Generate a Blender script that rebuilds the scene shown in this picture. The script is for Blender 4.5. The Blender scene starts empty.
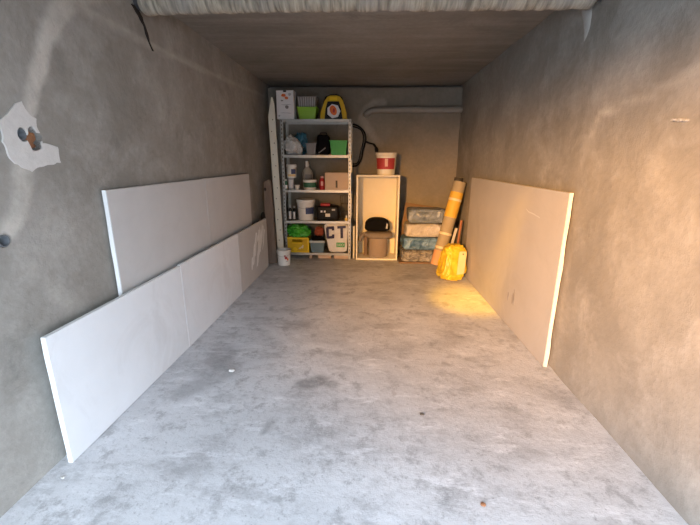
import bpy, bmesh, math, random
from mathutils import Vector, Matrix, noise

R = math.radians
scene = bpy.context.scene
COL = scene.collection
random.seed(7)

# ------------------------------------------------------------------ camera
cam_data = bpy.data.cameras.new('camera')
cam = bpy.data.objects.new('camera', cam_data)
COL.objects.link(cam)
cam_data.sensor_width = 36.0
cam_data.lens = 378.6 / 700.0 * 36.0
cam_data.clip_start = 0.02
PITCH, YAW, ROLL = 0.264473, 0.044907, 0.004913
fwd = Vector((-math.sin(YAW) * math.cos(PITCH), math.cos(YAW) * math.cos(PITCH), -math.sin(PITCH)))
rgt = Vector((math.cos(YAW), math.sin(YAW), 0))
upv = rgt.cross(fwd)
r2 = math.cos(ROLL) * rgt + math.sin(ROLL) * upv
u2 = -math.sin(ROLL) * rgt + math.cos(ROLL) * upv
m = Matrix.Identity(4)
for i in range(3):
    m[i][0], m[i][1], m[i][2] = r2[i], u2[i], -fwd[i]
m.translation = Vector((0.0726, 0.0, 1.3474))
cam.matrix_world = m
scene.camera = cam

# ------------------------------------------------------------------ daylight, added fill spots, exposure
world = bpy.data.worlds.new('overcast_sky')
scene.world = world
world.use_nodes = True
bg = world.node_tree.nodes['Background']
bg.inputs['Color'].default_value = (0.68, 0.82, 1.0, 1)
bg.inputs['Strength'].default_value = 15.5

pl = bpy.data.lights.new('doorway_portal', 'AREA')
pl.shape = 'RECTANGLE'; pl.size = 2.66; pl.size_y = 2.3
po = bpy.data.objects.new('doorway_portal', pl); COL.objects.link(po)
po.location = (0, -0.52, 1.16); po.rotation_euler = (R(90), 0, 0)
pl.cycles.is_portal = True

def spot(name, loc, target, energy, color, angle, blend=1.0, radius=0.12):
    l = bpy.data.lights.new(name, 'SPOT')
    l.energy = energy; l.color = color; l.spot_size = R(angle); l.spot_blend = blend
    l.shadow_soft_size = radius
    o = bpy.data.objects.new(name, l); COL.objects.link(o)
    o.location = loc
    o.rotation_euler = (Vector(target) - Vector(loc)).to_track_quat('-Z', 'Y').to_euler()
    return o
spot('warm_fill_spot', (-1.6, -2.2, 1.95), (1.33, 3.1, 0.82), 3300, (1.0, 0.47, 0.12), 62, 1.0, 0.22).scale = (1.0, 0.48, 1.0)  # added spot without a fixture, tints the right wall and corner warm
spot('amber_fill_spot', (0.98, 2.28, 2.26), (1.10, 3.62, 0.0), 420, (1.0, 0.48, 0.01), 21, 1.0, 0.06)  # added spot without a fixture, makes the yellow pool by the sack

vs = scene.view_settings
vs.view_transform = 'Standard'
vs.look = 'None'
vs.gamma = 1.0
vs.use_curve_mapping = False
vs.exposure = 0.2

# ------------------------------------------------------------------ helpers
def obj_from_bm(name, bm, mat, parent=None, smooth=False, loc=None, sharp=40):
    bmesh.ops.recalc_face_normals(bm, faces=bm.faces)
    me = bpy.data.meshes.new(name)
    if smooth:
        for f in bm.faces: f.smooth = True
        for e in bm.edges:
            if len(e.link_faces) == 2 and e.calc_face_angle(0) > R(sharp): e.smooth = False
    bm.to_mesh(me); bm.free()
    if mat: me.materials.append(mat)
    o = bpy.data.objects.new(name, me)
    COL.objects.link(o)
    if parent: o.parent = parent
    if loc: o.location = loc
    return o

def thing(name, label, cat, loc=(0, 0, 0), rot=(0, 0, 0), group=None):
    o = bpy.data.objects.new(name, None)
    COL.objects.link(o)
    o.empty_display_size = 0.05
    o.location = loc; o.rotation_euler = rot
    return tag(o, label, cat, group)

def tag(o, label, cat, group=None):
    o['label'] = label; o['category'] = cat
    if group: o['group'] = group
    return o

def struct(o, label):
    o['kind'] = 'structure'; o['label'] = label
    return o

def new(): return bmesh.new()

def box(bm, x0, x1, y0, y1, z0, z1, bev=0.0, rot=None, seg=1):
    r = bmesh.ops.create_cube(bm, size=1.0)
    vs_ = r['verts']
    for v in vs_:
        v.co = Vector(((x0 + x1) / 2 + v.co.x * (x1 - x0), (y0 + y1) / 2 + v.co.y * (y1 - y0), (z0 + z1) / 2 + v.co.z * (z1 - z0)))
    if bev > 0:
        es = list({e for v in vs_ for e in v.link_edges})
        bmesh.ops.bevel(bm, geom=es, offset=bev, segments=seg, affect='EDGES', profile=0.5)
    return bm

def lathe(bm, prof, n=24, cx=0, cy=0, closed=False, sx=1.0, sy=1.0):
    """prof: list of (r, z). r=0 at the ends closes the shape."""
    rings = []
    for (r, z) in prof:
        if r <= 1e-6:
            rings.append([bm.verts.new((cx, cy, z))])
        else:
            rings.append([bm.verts.new((cx + sx * r * math.cos(2 * math.pi * k / n), cy + sy * r * math.sin(2 * math.pi * k / n), z)) for k in range(n)])
    prs = list(zip(rings[:-1], rings[1:]))
    if closed: prs.append((rings[-1], rings[0]))
    for a, b in prs:
        for k in range(n):
            k2 = (k + 1) % n
            if len(a) == 1 and len(b) == 1: continue
            if len(a) == 1: bm.faces.new((a[0], b[k], b[k2]))
            elif len(b) == 1: bm.faces.new((a[k], a[k2], b[0]))
            else: bm.faces.new((a[k], a[k2], b[k2], b[k]))
    return bm

def tube(bm, pts, r, n=10, caps=True):
    pts = [Vector(p) for p in pts]
    rs = r if isinstance(r, (list, tuple)) else [r] * len(pts)
    prev = None; ref = None
    rings = []
    for i, p in enumerate(pts):
        t = (pts[min(i + 1, len(pts) - 1)] - pts[max(i - 1, 0)]).normalized()
        if ref is None:
            ref = Vector((0, 0, 1)) if abs(t.z) < 0.9 else Vector((1, 0, 0))
        a = (ref - t * ref.dot(t)).normalized(); ref = a
        b = t.cross(a)
        rings.append([bm.verts.new(p + rs[i] * (math.cos(2 * math.pi * k / n) * a + math.sin(2 * math.pi * k / n) * b)) for k in range(n)])
    for a, b in zip(rings[:-1], rings[1:]):
        for k in range(n):
            bm.faces.new((a[k], a[(k + 1) % n], b[(k + 1) % n], b[k]))
    if caps:
        bm.faces.new(rings[0][::-1]); bm.faces.new(rings[-1])
    return bm

def prism(bm, pts, origin, ax_u, ax_v, thick, n=None):
    """outline (u,v) extruded by vector thick"""
    o = Vector(origin); U = Vector(ax_u); V = Vector(ax_v); T = Vector(thick)
    a = [bm.verts.new(o + U * p[0] + V * p[1]) for p in pts]
    b = [bm.verts.new(o + U * p[0] + V * p[1] + T) for p in pts]
    bm.faces.new(a); bm.faces.new(b[::-1])
    for k in range(len(pts)):
        k2 = (k + 1) % len(pts)
        bm.faces.new((a[k], b[k], b[k2], a[k2]))
    return bm

def lump(bm, w, d, h, seed=0, amp=0.12, freq=3.0, ex=0.55, crumple=0.0, base=True, cuts=4, top=None):
    """crumpled sack: a superellipsoid standing on z=0 with folds"""
    tmp = bmesh.new()
    bmesh.ops.create_icosphere(tmp, subdivisions=cuts, radius=1.0)
    mp = {}
    off = Vector((seed * 7.3, seed * 3.1, seed * 1.7))
    for v in tmp.verts:
        c = v.co.copy()
        s = Vector([math.copysign(abs(q) ** ex, q) for q in c])
        k = 1 + amp * noise.noise(c * freq * 0.5 + off) + 0.5 * amp * noise.noise(c * freq + off)
        if crumple:
            k += crumple * (abs(noise.noise(c * freq * 1.6 + off * 1.3)) - 0.25) * 1.3
            k += crumple * 0.5 * (abs(noise.noise(c * freq * 3.4 + off * 0.7)) - 0.25)
        p = Vector((s.x * w / 2 * k, s.y * d / 2 * k, h / 2 + s.z * h / 2 * (1 + (k - 1) * 0.7)))
        if top: p = top(p)
        if base: p.z = max(p.z, 0.0)
        mp[v] = bm.verts.new(p)
    for f in tmp.faces: bm.faces.new([mp[v] for v in f.verts])
    tmp.free()
    return bm

def text_part(name, body, size, mat, parent, loc, rot, depth=0.0008, bold=0.0):
    cu = bpy.data.curves.new(name, 'FONT')
    cu.body = body; cu.size = size; cu.extrude = depth; cu.offset = bold
    cu.align_x = 'CENTER'; cu.align_y = 'CENTER'
    t = bpy.data.objects.new(name, cu); COL.objects.link(t)
    dg = bpy.context.evaluated_depsgraph_get()
    me = bpy.data.meshes.new_from_object(t.evaluated_get(dg))
    bpy.data.objects.remove(t)
    o = bpy.data.objects.new(name, me); COL.objects.link(o)
    me.materials.clear(); me.materials.append(mat)
    o.parent = parent; o.location = loc; o.rotation_euler = rot
    return o

# ------------------------------------------------------------------ materials
def nt_of(name):
    mt = bpy.data.materials.new(name); mt.use_nodes = True
    nt = mt.node_tree
    return mt, nt, nt.nodes['Principled BSDF']

def N(nt, t, **kw):
    n = nt.nodes.new(t)
    for k, v in kw.items(): setattr(n, k, v)
    return n

def noise_node(nt, co, scale, detail=6, rough=0.55, vscale=None, dist=0.0):
    src = co
    if vscale:
        mp = N(nt, 'ShaderNodeMapping'); mp.inputs['Scale'].default_value = vscale
        nt.links.new(co, mp.inputs['Vector']); src = mp.outputs['Vector']
    n = N(nt, 'ShaderNodeTexNoise')
    n.inputs['Scale'].default_value = scale; n.inputs['Detail'].default_value = detail
    n.inputs['Roughness'].default_value = rough; n.inputs['Distortion'].default_value = dist
    nt.links.new(src, n.inputs['Vector'])
    return n.outputs['Fac']

def ramp(nt, fac, stops):
    r = N(nt, 'ShaderNodeValToRGB')
    el = r.color_ramp.elements
    while len(el) < len(stops): el.new(0.5)
    for e, (p, c) in zip(el, stops):
        e.position = p; e.color = (c, c, c, 1) if not isinstance(c, tuple) else (*c, 1)
    nt.links.new(fac, r.inputs['Fac'])
    return r.outputs['Color']

def mix(nt, fac, a, b, mode='MIX'):
    mx = N(nt, 'ShaderNodeMix', data_type='RGBA', blend_type=mode)
    for sock, val in ((mx.inputs['Factor'], fac), (mx.inputs['A'], a), (mx.inputs['B'], b)):
        if isinstance(val, (int, float)): sock.default_value = val
        elif isinstance(val, tuple): sock.default_value = (*val, 1)
        else: nt.links.new(val, sock)
    return mx.outputs['Result']

def bump(nt, bs, hs, strength, dist):
    prev = None
    for h, s, d in hs if isinstance(hs, list) else [(hs, strength, dist)]:
        b = N(nt, 'ShaderNodeBump'); b.inputs['Strength'].default_value = s; b.inputs['Distance'].default_value = d
        nt.links.new(h, b.inputs['Height'])
        if prev: nt.links.new(prev, b.inputs['Normal'])
        prev = b.outputs['Normal']
    nt.links.new(prev, bs.inputs['Normal'])

def concrete(name, base, dark, light, rough=0.85, streak=None, pits=0.25, seed=0.0, big=(0.35, 0.68), spec=0.3, floor=False):
    mt, nt, bs = nt_of(name)
    tc = N(nt, 'ShaderNodeTexCoord')
    mp = N(nt, 'ShaderNodeMapping'); mp.inputs['Location'].default_value = (seed, seed * 0.7, seed * 1.3)
    nt.links.new(tc.outputs['Object'], mp.inputs['Vector'])
    co = mp.outputs['Vector']
    n1 = noise_node(nt, co, 0.9, 8, 0.6, dist=0.4)
    n2 = noise_node(nt, co, 3.2, 12 if floor else 8, 0.74 if floor else 0.7, vscale=streak, dist=0.1 if floor else 0.25)
    n3 = noise_node(nt, co, 26.0, 6, 0.6)
    n4 = noise_node(nt, co, 140.0, 3, 0.6)
    c = mix(nt, ramp(nt, n1, [(big[0], 0.0), (big[1], 1.0)]), dark, base)
    if floor:
        nb = noise_node(nt, co, 4.0, 14, 0.78, dist=0.15)
        c = mix(nt, ramp(nt, nb, [(0.40, 0.0), (0.53, 1.0)]), tuple(q * 0.9 for q in dark), c)
        nb2 = noise_node(nt, co, 14.0, 12, 0.8)
        c = mix(nt, ramp(nt, nb2, [(0.56, 0.0), (0.68, 0.6)]), c, light)
    c = mix(nt, ramp(nt, n2, [(0.46, 0.0), (0.72, 0.85 if floor else 0.6)]), c, light)
    d = ramp(nt, noise_node(nt, co, 2.1, 12, 0.76, dist=0.2 if floor else 0.5), [(0.56, 0.0), (0.72, 0.7)])
    c = mix(nt, d, c, tuple(q * 0.72 for q in dark))
    c = mix(nt, ramp(nt, n3, [(0.3, 0.35), (0.7, 0.0)]), c, tuple(q * 0.8 for q in dark))
    if floor:
        c = mix(nt, ramp(nt, n1, [(0.42, 0.0), (0.58, 1.0)]), tuple(q * 0.86 for q in base), base)
        c = mix(nt, ramp(nt, noise_node(nt, co, 3.4, 15, 0.76, vscale=(0.8, 1.25, 1)), [(0.37, 0.8), (0.50, 0.0)]), c, dark)
        c = mix(nt, ramp(nt, noise_node(nt, co, 9.0, 12, 0.8), [(0.39, 0.75), (0.48, 0.0)]), c, tuple(q * 0.9 for q in dark))
        c = mix(nt, ramp(nt, noise_node(nt, co, 5.0, 12, 0.75, vscale=(0.6, 1.7, 1)), [(0.54, 0.0), (0.64, 0.7)]), c, light)
        c = mix(nt, ramp(nt, noise_node(nt, co, 45.0, 6, 0.7), [(0.34, 0.5), (0.42, 0.0)]), c, tuple(q * 0.7 for q in dark))
    at = N(nt, 'ShaderNodeAttribute'); at.attribute_name = 'mortar'
    am = N(nt, 'ShaderNodeMath', operation='MULTIPLY')
    nt.links.new(at.outputs['Fac'], am.inputs[0]); nt.links.new(ramp(nt, noise_node(nt, co, 11.0, 6, 0.65), [(0.25, 0.35), (0.6, 1.0)]), am.inputs[1])
    c = mix(nt, am.outputs[0], c, tuple(min(0.85, q * (1.2 if floor else 1.5)) for q in base))
    a2 = N(nt, 'ShaderNodeAttribute'); a2.attribute_name = 'stain'
    am2 = N(nt, 'ShaderNodeMath', operation='MULTIPLY')
    nt.links.new(a2.outputs['Fac'], am2.inputs[0]); nt.links.new(ramp(nt, noise_node(nt, co, 16.0, 8, 0.7), [(0.35, 0.55), (0.5, 1.0)]), am2.inputs[1])
    c = mix(nt, am2.outputs[0], c, tuple(q * 0.5 for q in dark))
    # pits
    vo = N(nt, 'ShaderNodeTexVoronoi'); vo.inputs['Scale'].default_value = 30.0
    nt.links.new(co, vo.inputs['Vector'])
    pm = ramp(nt, noise_node(nt, co, 6.0, 4, 0.6), [(0.55, 0.0), (0.66, 1.0)])
    pv = ramp(nt, vo.outputs['Distance'], [(0.05, 1.0), (0.14, 0.0)])
    pit = mix(nt, 1.0, pm, pv, 'MULTIPLY')
    pf = N(nt, 'ShaderNodeMath', operation='MULTIPLY'); pf.inputs[1].default_value = pits
    nt.links.new(pit, pf.inputs[0])
    c = mix(nt, pf.outputs[0], c, (0.07, 0.055, 0.045))
    nt.links.new(c, bs.inputs['Base Color'])
    rr = N(nt, 'ShaderNodeMapRange'); rr.inputs['To Min'].default_value = rough - 0.12; rr.inputs['To Max'].default_value = rough + 0.1
    nt.links.new(n2, rr.inputs['Value']); nt.links.new(rr.outputs['Result'], bs.inputs['Roughness'])
    bs.inputs['Specular IOR Level'].default_value = spec
    bump(nt, bs, [(n2, 0.35, 0.02), (n3, 0.35, 0.006), (n4, 0.3, 0.002)], 0, 0)
    return mt

def plain(name, col, rough=0.6, var=0.15, scale=12.0, bmp=0.15, metal=0.0, spec=0.4, trans=0.0, dirt=None):
    mt, nt, bs = nt_of(name)
    tc = N(nt, 'ShaderNodeTexCoord')
    n = noise_node(nt, tc.outputs['Object'], scale, 6, 0.6)
    c = mix(nt, n, tuple(max(0, q * (1 - var)) for q in col), tuple(min(1, q * (1 + var)) for q in col))
    if dirt:
        n2 = noise_node(nt, tc.outputs['Object'], scale * 0.5, 8, 0.7, dist=1.0)
        c = mix(nt, ramp(nt, n2, [(0.5, 0.0), (0.72, 0.8)]), c, dirt)
    nt.links.new(c, bs.inputs['Base Color'])
    bs.inputs['Roughness'].default_value = rough
    bs.inputs['Metallic'].default_value = metal
    bs.inputs['Specular IOR Level'].default_value = spec
    if trans:
        bs.inputs['Transmission Weight'].default_value = trans
    if bmp:
        bump(nt, bs, noise_node(nt, tc.outputs['Object'], scale * 5, 4, 0.6), bmp, 0.003)
    return mt

def wood(name, a, b, axis='Z', scale=9.0):
    mt, nt, bs = nt_of(name)
    tc = N(nt, 'ShaderNodeTexCoord')
    vsn = {'X': (0.12, 1, 1), 'Y': (1, 0.12, 1), 'Z': (1, 1, 0.12)}[axis]
    n = noise_node(nt, tc.outputs['Object'], scale * 3, 8, 0.65, vscale=vsn, dist=0.8)
    c = mix(nt, ramp(nt, n, [(0.3, 0.0), (0.7, 1.0)]), a, b)
    nt.links.new(c, bs.inputs['Base Color']); bs.inputs['Roughness'].default_value = 0.75
    bump(nt, bs, n, 0.3, 0.003)
    return mt

def crinkle(name, col, col2, rough=0.35, scale=9.0, strength=0.8, spec=0.5):
    """crumpled plastic film"""
    mt, nt, bs = nt_of(name)
    tc = N(nt, 'ShaderNodeTexCoord')
    n = noise_node(nt, tc.outputs['Object'], scale, 5, 0.6, dist=1.2)
    vo = N(nt, 'ShaderNodeTexVoronoi', feature='DISTANCE_TO_EDGE'); vo.inputs['Scale'].default_value = scale * 2.2
    nt.links.new(tc.outputs['Object'], vo.inputs['Vector'])
    c = mix(nt, ramp(nt, n, [(0.38, 0.0), (0.64, 1.0)]), col, col2)
    nt.links.new(c, bs.inputs['Base Color'])
    bs.inputs['Roughness'].default_value = rough; bs.inputs['Specular IOR Level'].default_value = spec
    bump(nt, bs, [(n, strength, 0.02), (vo.outputs['Distance'], strength * 0.4, 0.02)], 0, 0)
    return mt

M = {}
M['wall_l'] = concrete('wall_plaster_left', (0.345, 0.325, 0.29), (0.22, 0.205, 0.18), (0.46, 0.44, 0.405), seed=1.0, pits=0.15)
M['wall_r'] = concrete('wall_plaster_right', (0.345, 0.325, 0.29), (0.22, 0.205, 0.18), (0.46, 0.44, 0.405), seed=5.0, pits=0.2)
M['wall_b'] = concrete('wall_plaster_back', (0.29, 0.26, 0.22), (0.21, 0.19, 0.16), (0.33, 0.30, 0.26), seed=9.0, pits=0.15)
M['ceil'] = concrete('ceiling_concrete', (0.27, 0.25, 0.225), (0.18, 0.165, 0.145), (0.35, 0.33, 0.30), seed=3.0, streak=(0.25, 2.2, 1.0), pits=0.3)
M['floor'] = concrete('floor_screed', (0.63, 0.63, 0.64), (0.36, 0.355, 0.36), (0.78, 0.78, 0.795), rough=0.5, seed=2.0, pits=0.6, spec=0.5, streak=(0.9, 1.3, 1), floor=True)
M['drive'] = concrete('driveway_asphalt', (0.10, 0.10, 0.10), (0.07, 0.07, 0.07), (0.14, 0.14, 0.14), seed=12.0)
M['render'] = concrete('sky_block_ochre', (0.30, 0.24, 0.17), (0.24, 0.19, 0.13), (0.35, 0.28, 0.2), seed=13.0)
M['mortar'] = concrete('smoothed_mortar', (0.42, 0.405, 0.375), (0.36, 0.345, 0.32), (0.47, 0.455, 0.425), seed=4.0, pits=0.0)
M['mortar_dim'] = concrete('smoothed_mortar_grey', (0.375, 0.355, 0.325), (0.31, 0.295, 0.27), (0.42, 0.40, 0.37), seed=6.0, pits=0.0)
M['plaster'] = concrete('white_gypsum', (0.66, 0.635, 0.60), (0.57, 0.545, 0.51), (0.72, 0.70, 0.67), seed=8.0, pits=0.0)
M['black'] = plain('black_plastic', (0.008, 0.008, 0.009), 0.5, spec=0.2)
M['void'] = plain('dark_cavity', (0.02, 0.016, 0.013), 0.9)
M['brick'] = plain('broken_brick', (0.33, 0.15, 0.07), 0.9, 0.5, 30, 0.6, dirt=(0.12, 0.05, 0.03))
M['conduit'] = plain('grey_conduit', (0.16, 0.17, 0.18), 0.5)
def wrap_mat():
    mt, nt, bs = nt_of('bandage_wrap')
    tc = N(nt, 'ShaderNodeTexCoord')
    n1 = noise_node(nt, tc.outputs['Object'], 30, 6, 0.65, vscale=(1.0, 0.12, 0.12), dist=0.4)
    n2 = noise_node(nt, tc.outputs['Object'], 5, 4, 0.6)
    c = mix(nt, ramp(nt, n1, [(0.36, 0.0), (0.6, 1.0)]), (0.17, 0.148, 0.115), (0.46, 0.405, 0.32))
    c = mix(nt, ramp(nt, n2, [(0.45, 0.0), (0.65, 0.5)]), c, (0.32, 0.30, 0.28))
    nt.links.new(c, bs.inputs['Base Color']); bs.inputs['Roughness'].default_value = 0.95
    bump(nt, bs, n1, 0.9, 0.012)
    return mt
M['wrap'] = wrap_mat()
M['grey_pvc'] = plain('grey_pvc', (0.30, 0.29, 0.27), 0.55)
M['foam'] = plain('white_foam', (0.86, 0.87, 0.86), 0.85, 0.05, 60, 0.3)
M['foam_y'] = plain('cream_foam', (0.84, 0.76, 0.58), 0.85, 0.08, 60, 0.4)
M['face_w'] = plain('board_face_pale', (0.70, 0.71, 0.72), 0.8, 0.08, 4.0, 0.15, dirt=(0.60, 0.60, 0.60))
M['face_g'] = plain('board_face_grey', (0.53, 0.52, 0.505), 0.8, 0.10, 4.0, 0.15, dirt=(0.48, 0.465, 0.445))
M['face_r'] = plain('board_face_beige', (0.42, 0.395, 0.37), 0.8, 0.10, 4.0, 0.15, dirt=(0.36, 0.335, 0.31))
M['chalk'] = plain('white_smear', (0.80, 0.80, 0.79), 0.9)
M['scuff'] = plain('grey_scuff', (0.30, 0.275, 0.25), 0.9)
M['steel'] = plain('galvanised_steel', (0.40, 0.39, 0.37), 0.42, 0.15, 30, 0.05, metal=0.8)
M['white'] = plain('white_plastic', (0.78, 0.77, 0.74), 0.4, 0.04)
M['white_mel'] = plain('white_melamine', (0.80, 0.76, 0.67), 0.45, 0.04)
M['cream_back'] = plain('cream_hardboard', (0.74, 0.68, 0.54), 0.6, 0.05)
M['card'] = plain('cardboard', (0.58, 0.44, 0.33), 0.8, 0.08)
M['paper'] = plain('white_card', (0.72, 0.71, 0.72), 0.6, 0.05)
M['yellow'] = plain('yellow_plastic', (0.85, 0.58, 0.01), 0.4, 0.08)
M['yellow_dk'] = plain('yellow_plastic_inside', (0.66, 0.42, 0.008), 0.5, 0.08)
M['lime'] = plain('lime_plastic', (0.22, 0.44, 0.01), 0.4, 0.08)
M['green'] = plain('green_plastic', (0.03, 0.36, 0.04), 0.4, 0.1)
M['green_bag'] = crinkle('green_film', (0.03, 0.30, 0.02), (0.12, 0.55, 0.06), 0.3)
M['white_bag'] = crinkle('white_film', (0.50, 0.48, 0.46), (0.72, 0.70, 0.68), 0.4)
M['blue_bag'] = crinkle('blue_film', (0.02, 0.09, 0.14), (0.05, 0.22, 0.32), 0.35)
M['grey_pl'] = plain('grey_plastic', (0.22, 0.21, 0.21), 0.5)
M['grey_lt'] = plain('light_grey_plastic', (0.42, 0.42, 0.44), 0.5)
M['red'] = plain('red_plastic', (0.42, 0.025, 0.03), 0.4)
M['red_lbl'] = plain('red_label', (0.42, 0.05, 0.055), 0.5)
M['pink'] = plain('pink_label', (0.72, 0.42, 0.40), 0.5)
M['orange'] = plain('orange_print', (0.75, 0.16, 0.03), 0.5)
M['navy'] = plain('navy_print', (0.008, 0.008, 0.07), 0.5, bmp=0)
M['navy_lbl'] = plain('navy_label', (0.05, 0.07, 0.17), 0.5)
M['green_lbl'] = plain('green_print', (0.02, 0.33, 0.10), 0.5, bmp=0)
M['dgreen'] = plain('dark_green_label', (0.03, 0.13, 0.07), 0.5)
M['bluegrey'] = plain('blue_grey_plastic', (0.13, 0.21, 0.28), 0.5)
M['bluegrey_lt'] = plain('pale_blue_plastic', (0.45, 0.50, 0.52), 0.5)
M['rust'] = plain('rust_red_cloth', (0.30, 0.07, 0.035), 0.9, 0.3)
M['brown'] = wood('weathered_brown_wood', (0.13, 0.085, 0.06), (0.24, 0.165, 0.12))
M['redwood'] = wood('reddish_wood', (0.28, 0.10, 0.05), (0.45, 0.2, 0.1))
M['block'] = wood('pale_timber', (0.50, 0.36, 0.26), (0.66, 0.50, 0.38), 'X')
M['sill'] = wood('base_board_wood', (0.16, 0.10, 0.06), (0.27, 0.17, 0.10), 'X')
M['paintwood'] = plain('white_painted_wood', (0.76, 0.71, 0.60), 0.6, 0.08)
M['felt'] = plain('grey_upholstery', (0.20, 0.17, 0.15), 0.95, 0.15, 40, 0.4)
M['felt_l'] = plain('taupe_upholstery', (0.30, 0.245, 0.215), 0.95, 0.1, 40, 0.3)
M['black_cl'] = plain('black_cloth', (0.006, 0.006, 0.007), 0.95, spec=0.1)
M['film_bg'] = crinkle('blue_grey_film', (0.09, 0.12, 0.165), (0.23, 0.27, 0.34), 0.3, 8, 0.9)
M['film_w'] = crinkle('milky_film', (0.34, 0.32, 0.30), (0.50, 0.475, 0.45), 0.35, 8, 0.9)
M['film_b'] = crinkle('blue_film_bright', (0.02, 0.08, 0.17), (0.20, 0.34, 0.55), 0.3, 9, 1.0)
M['film_d'] = crinkle('smoky_film', (0.10, 0.095, 0.09), (0.36, 0.34, 0.31), 0.25, 14, 1.0)
M['roll'] = plain('beige_roll', (0.36, 0.30, 0.20), 0.75)
M['roll_y'] = plain('yellow_sleeve', (0.66, 0.40, 0.05), 0.6)
M['roll_o'] = plain('orange_cardboard', (0.66, 0.34, 0.17), 0.75)
M['tape'] = plain('pale_tape', (0.72, 0.60, 0.40), 0.5)
M['dark_roll'] = plain('dark_grey_sheet', (0.06, 0.058, 0.06), 0.7)
M['strip'] = plain('grey_strip', (0.52, 0.50, 0.45), 0.6)
M['sack_y'] = crinkle('yellow_sack', (0.60, 0.38, 0.015), (0.82, 0.60, 0.04), 0.35, 6, 0.6)
M['tag_c'] = plain('cream_tag', (0.80, 0.60, 0.30), 0.6)
M['wire'] = plain('dark_wire', (0.10, 0.085, 0.06), 0.4, metal=0.6)
M['glassy'] = plain('yellow_glass', (0.75, 0.55, 0.2), 0.2)
M['sack_w'] = crinkle('white_sack', (0.66, 0.66, 0.70), (0.80, 0.80, 0.82), 0.5, 5, 0.35)
M['bottle_g'] = plain('smoky_bottle', (0.40, 0.35, 0.29), 0.3)
M['dot'] = plain('screw_hole', (0.12, 0.10, 0.08), 0.9)

# ------------------------------------------------------------------ setting
W, H, D, Y0 = 1.33, 2.336, 5.615, -0.6

def mark_value(u, v, mk):
    """mk: list of (u, v, half width, strength): trowelled mortar laid along a line"""
    best = 0.0
    for (a0, b0, w0, s0), (a1, b1, w1, s1) in zip(mk[:-1], mk[1:]):
        du, dv = a1 - a0, b1 - b0
        t = max(0.0, min(1.0, ((u - a0) * du + (v - b0) * dv) / (du * du + dv * dv + 1e-9)))
        d = math.hypot(u - a0 - t * du, v - b0 - t * dv); w = w0 + (w1 - w0) * t
        w *= 1 + 0.35 * noise.noise(Vector((u * 9, v * 9, 3)))
        k = max(0.0, min(1.0, (w - d) / (0.5 * w) ))
        best = max(best, k * (s0 + (s1 - s0) * t))
    return best

MARK_L = [[(1.59, 1.50, .035, .9), (1.64, 1.60, .045, 1), (1.72, 1.74, .05, 1), (1.765, 1.84, .05, .9), (1.84, 1.94, .055, .8), (1.96, 2.06, .06, .6), (2.2, 2.2, .06, .3)],
          [(1.53, 1.34, .06, .9), (1.50, 1.22, .055, .8), (1.45, 1.13, .05, .8), (1.375, 1.05, .04, .8)],
          [(1.95, 2.055, .03, .4), (2.317, 2.058, .03, .45), (2.617, 2.055, .028, .5), (3.015, 2.062, .025, .5), (3.567, 2.08, .025, .4), (4.378, 2.115, .025, .35), (5.4, 2.17, .025, .3)],
          [(1.46, .88, .05, .2), (1.62, .70, .05, .35), (1.68, .62, .05, .2)]]
MARK_R = [[(2.25, 1.60, .035, .7), (2.15, 1.61, .022, .5), (2.0, 1.62, .02, .4), (1.8, 1.655, .03, .35), (1.5, 1.73, .04, .3)],
          [(2.26, 1.60, .03, .6), (2.33, 1.45, .04, .25), (2.38, 1.30, .05, .1)]]
MARK_B = [[(0.27, 2.11, .05, .6), (0.13, 2.10, .06, .6), (0.025, 2.03, .06, .6), (-0.015, 1.92, .07, .6), (0.05, 1.785, .07, .6), (0.15, 1.68, .07, .5), (0.235, 1.58, .06, .3)]]

STAINS = [[(-0.31, 2.06, .07, .7), (-0.20, 2.10, .08, .75), (-0.12, 2.07, .05, .5)], [(-0.44, 1.62, .03, .6), (-0.42, 1.70, .03, .4)],
          [(-1.0, 1.95, .10, .4), (-0.85, 2.15, .12, .4), (-0.95, 2.45, .12, .35)], [(0.62, 4.35, .14, .45), (0.85, 4.4, .12, .35)], [(0.6, 2.6, .1, .25), (0.8, 2.75, .1, .25)]]
CHALK = [[(-0.8, 2.95, .05, .35), (-0.5, 2.6, .06, .45), (-0.1, 2.55, .05, .35)], [(-0.35, 3.6, .1, .3), (0.1, 3.5, .12, .3)]]

def relief_slab(name, u0, u1, v0, v1, to3, thick, mat, step=0.06, amp=0.006, freq=2.2, seed=0.0, marks=(), stains=()):
    """a slab whose room side is an uneven grid; to3(u,v,h): h is the height towards the room"""
    nu = max(1, int((u1 - u0) / step)); nv = max(1, int((v1 - v0) / step))
    bm = new(); g = []
    lay = bm.verts.layers.float.new('mortar'); lay2 = bm.verts.layers.float.new('stain')
    for i in range(nu + 1):
        row = []
        for j in range(nv + 1):
            u = u0 + (u1 - u0) * i / nu; v = v0 + (v1 - v0) * j / nv
            q = Vector((u, v, seed))
            h = amp * (noise.noise(q * freq) + 0.5 * noise.noise(q * freq * 3.1))
            mk = max([mark_value(u, v, q2) for q2 in marks], default=0.0)
            nv_ = bm.verts.new(to3(u, v, h + 0.004 * mk)); nv_[lay] = mk; nv_[lay2] = max([mark_value(u, v, q2) for q2 in stains], default=0.0)
            row.append(nv_)
        g.append(row)
    for i in range(nu):
        for j in range(nv):
            bm.faces.new((g[i][j], g[i + 1][j], g[i + 1][j + 1], g[i][j + 1]))
    back = [bm.verts.new(to3(u, v, -thick)) for u, v in ((u0, v0), (u1, v0), (u1, v1), (u0, v1))]
    bm.faces.new(back)
    rim = [[g[i][0] for i in range(nu + 1)], [g[nu][j] for j in range(nv + 1)],
           [g[i][nv] for i in range(nu, -1, -1)], [g[0][j] for j in range(nv, -1, -1)]]
    for s in range(4):
        bm.faces.new(rim[s] + [back[(s + 1) % 4], back[s]])
    return obj_from_bm(name, bm, mat, smooth=True)

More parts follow.
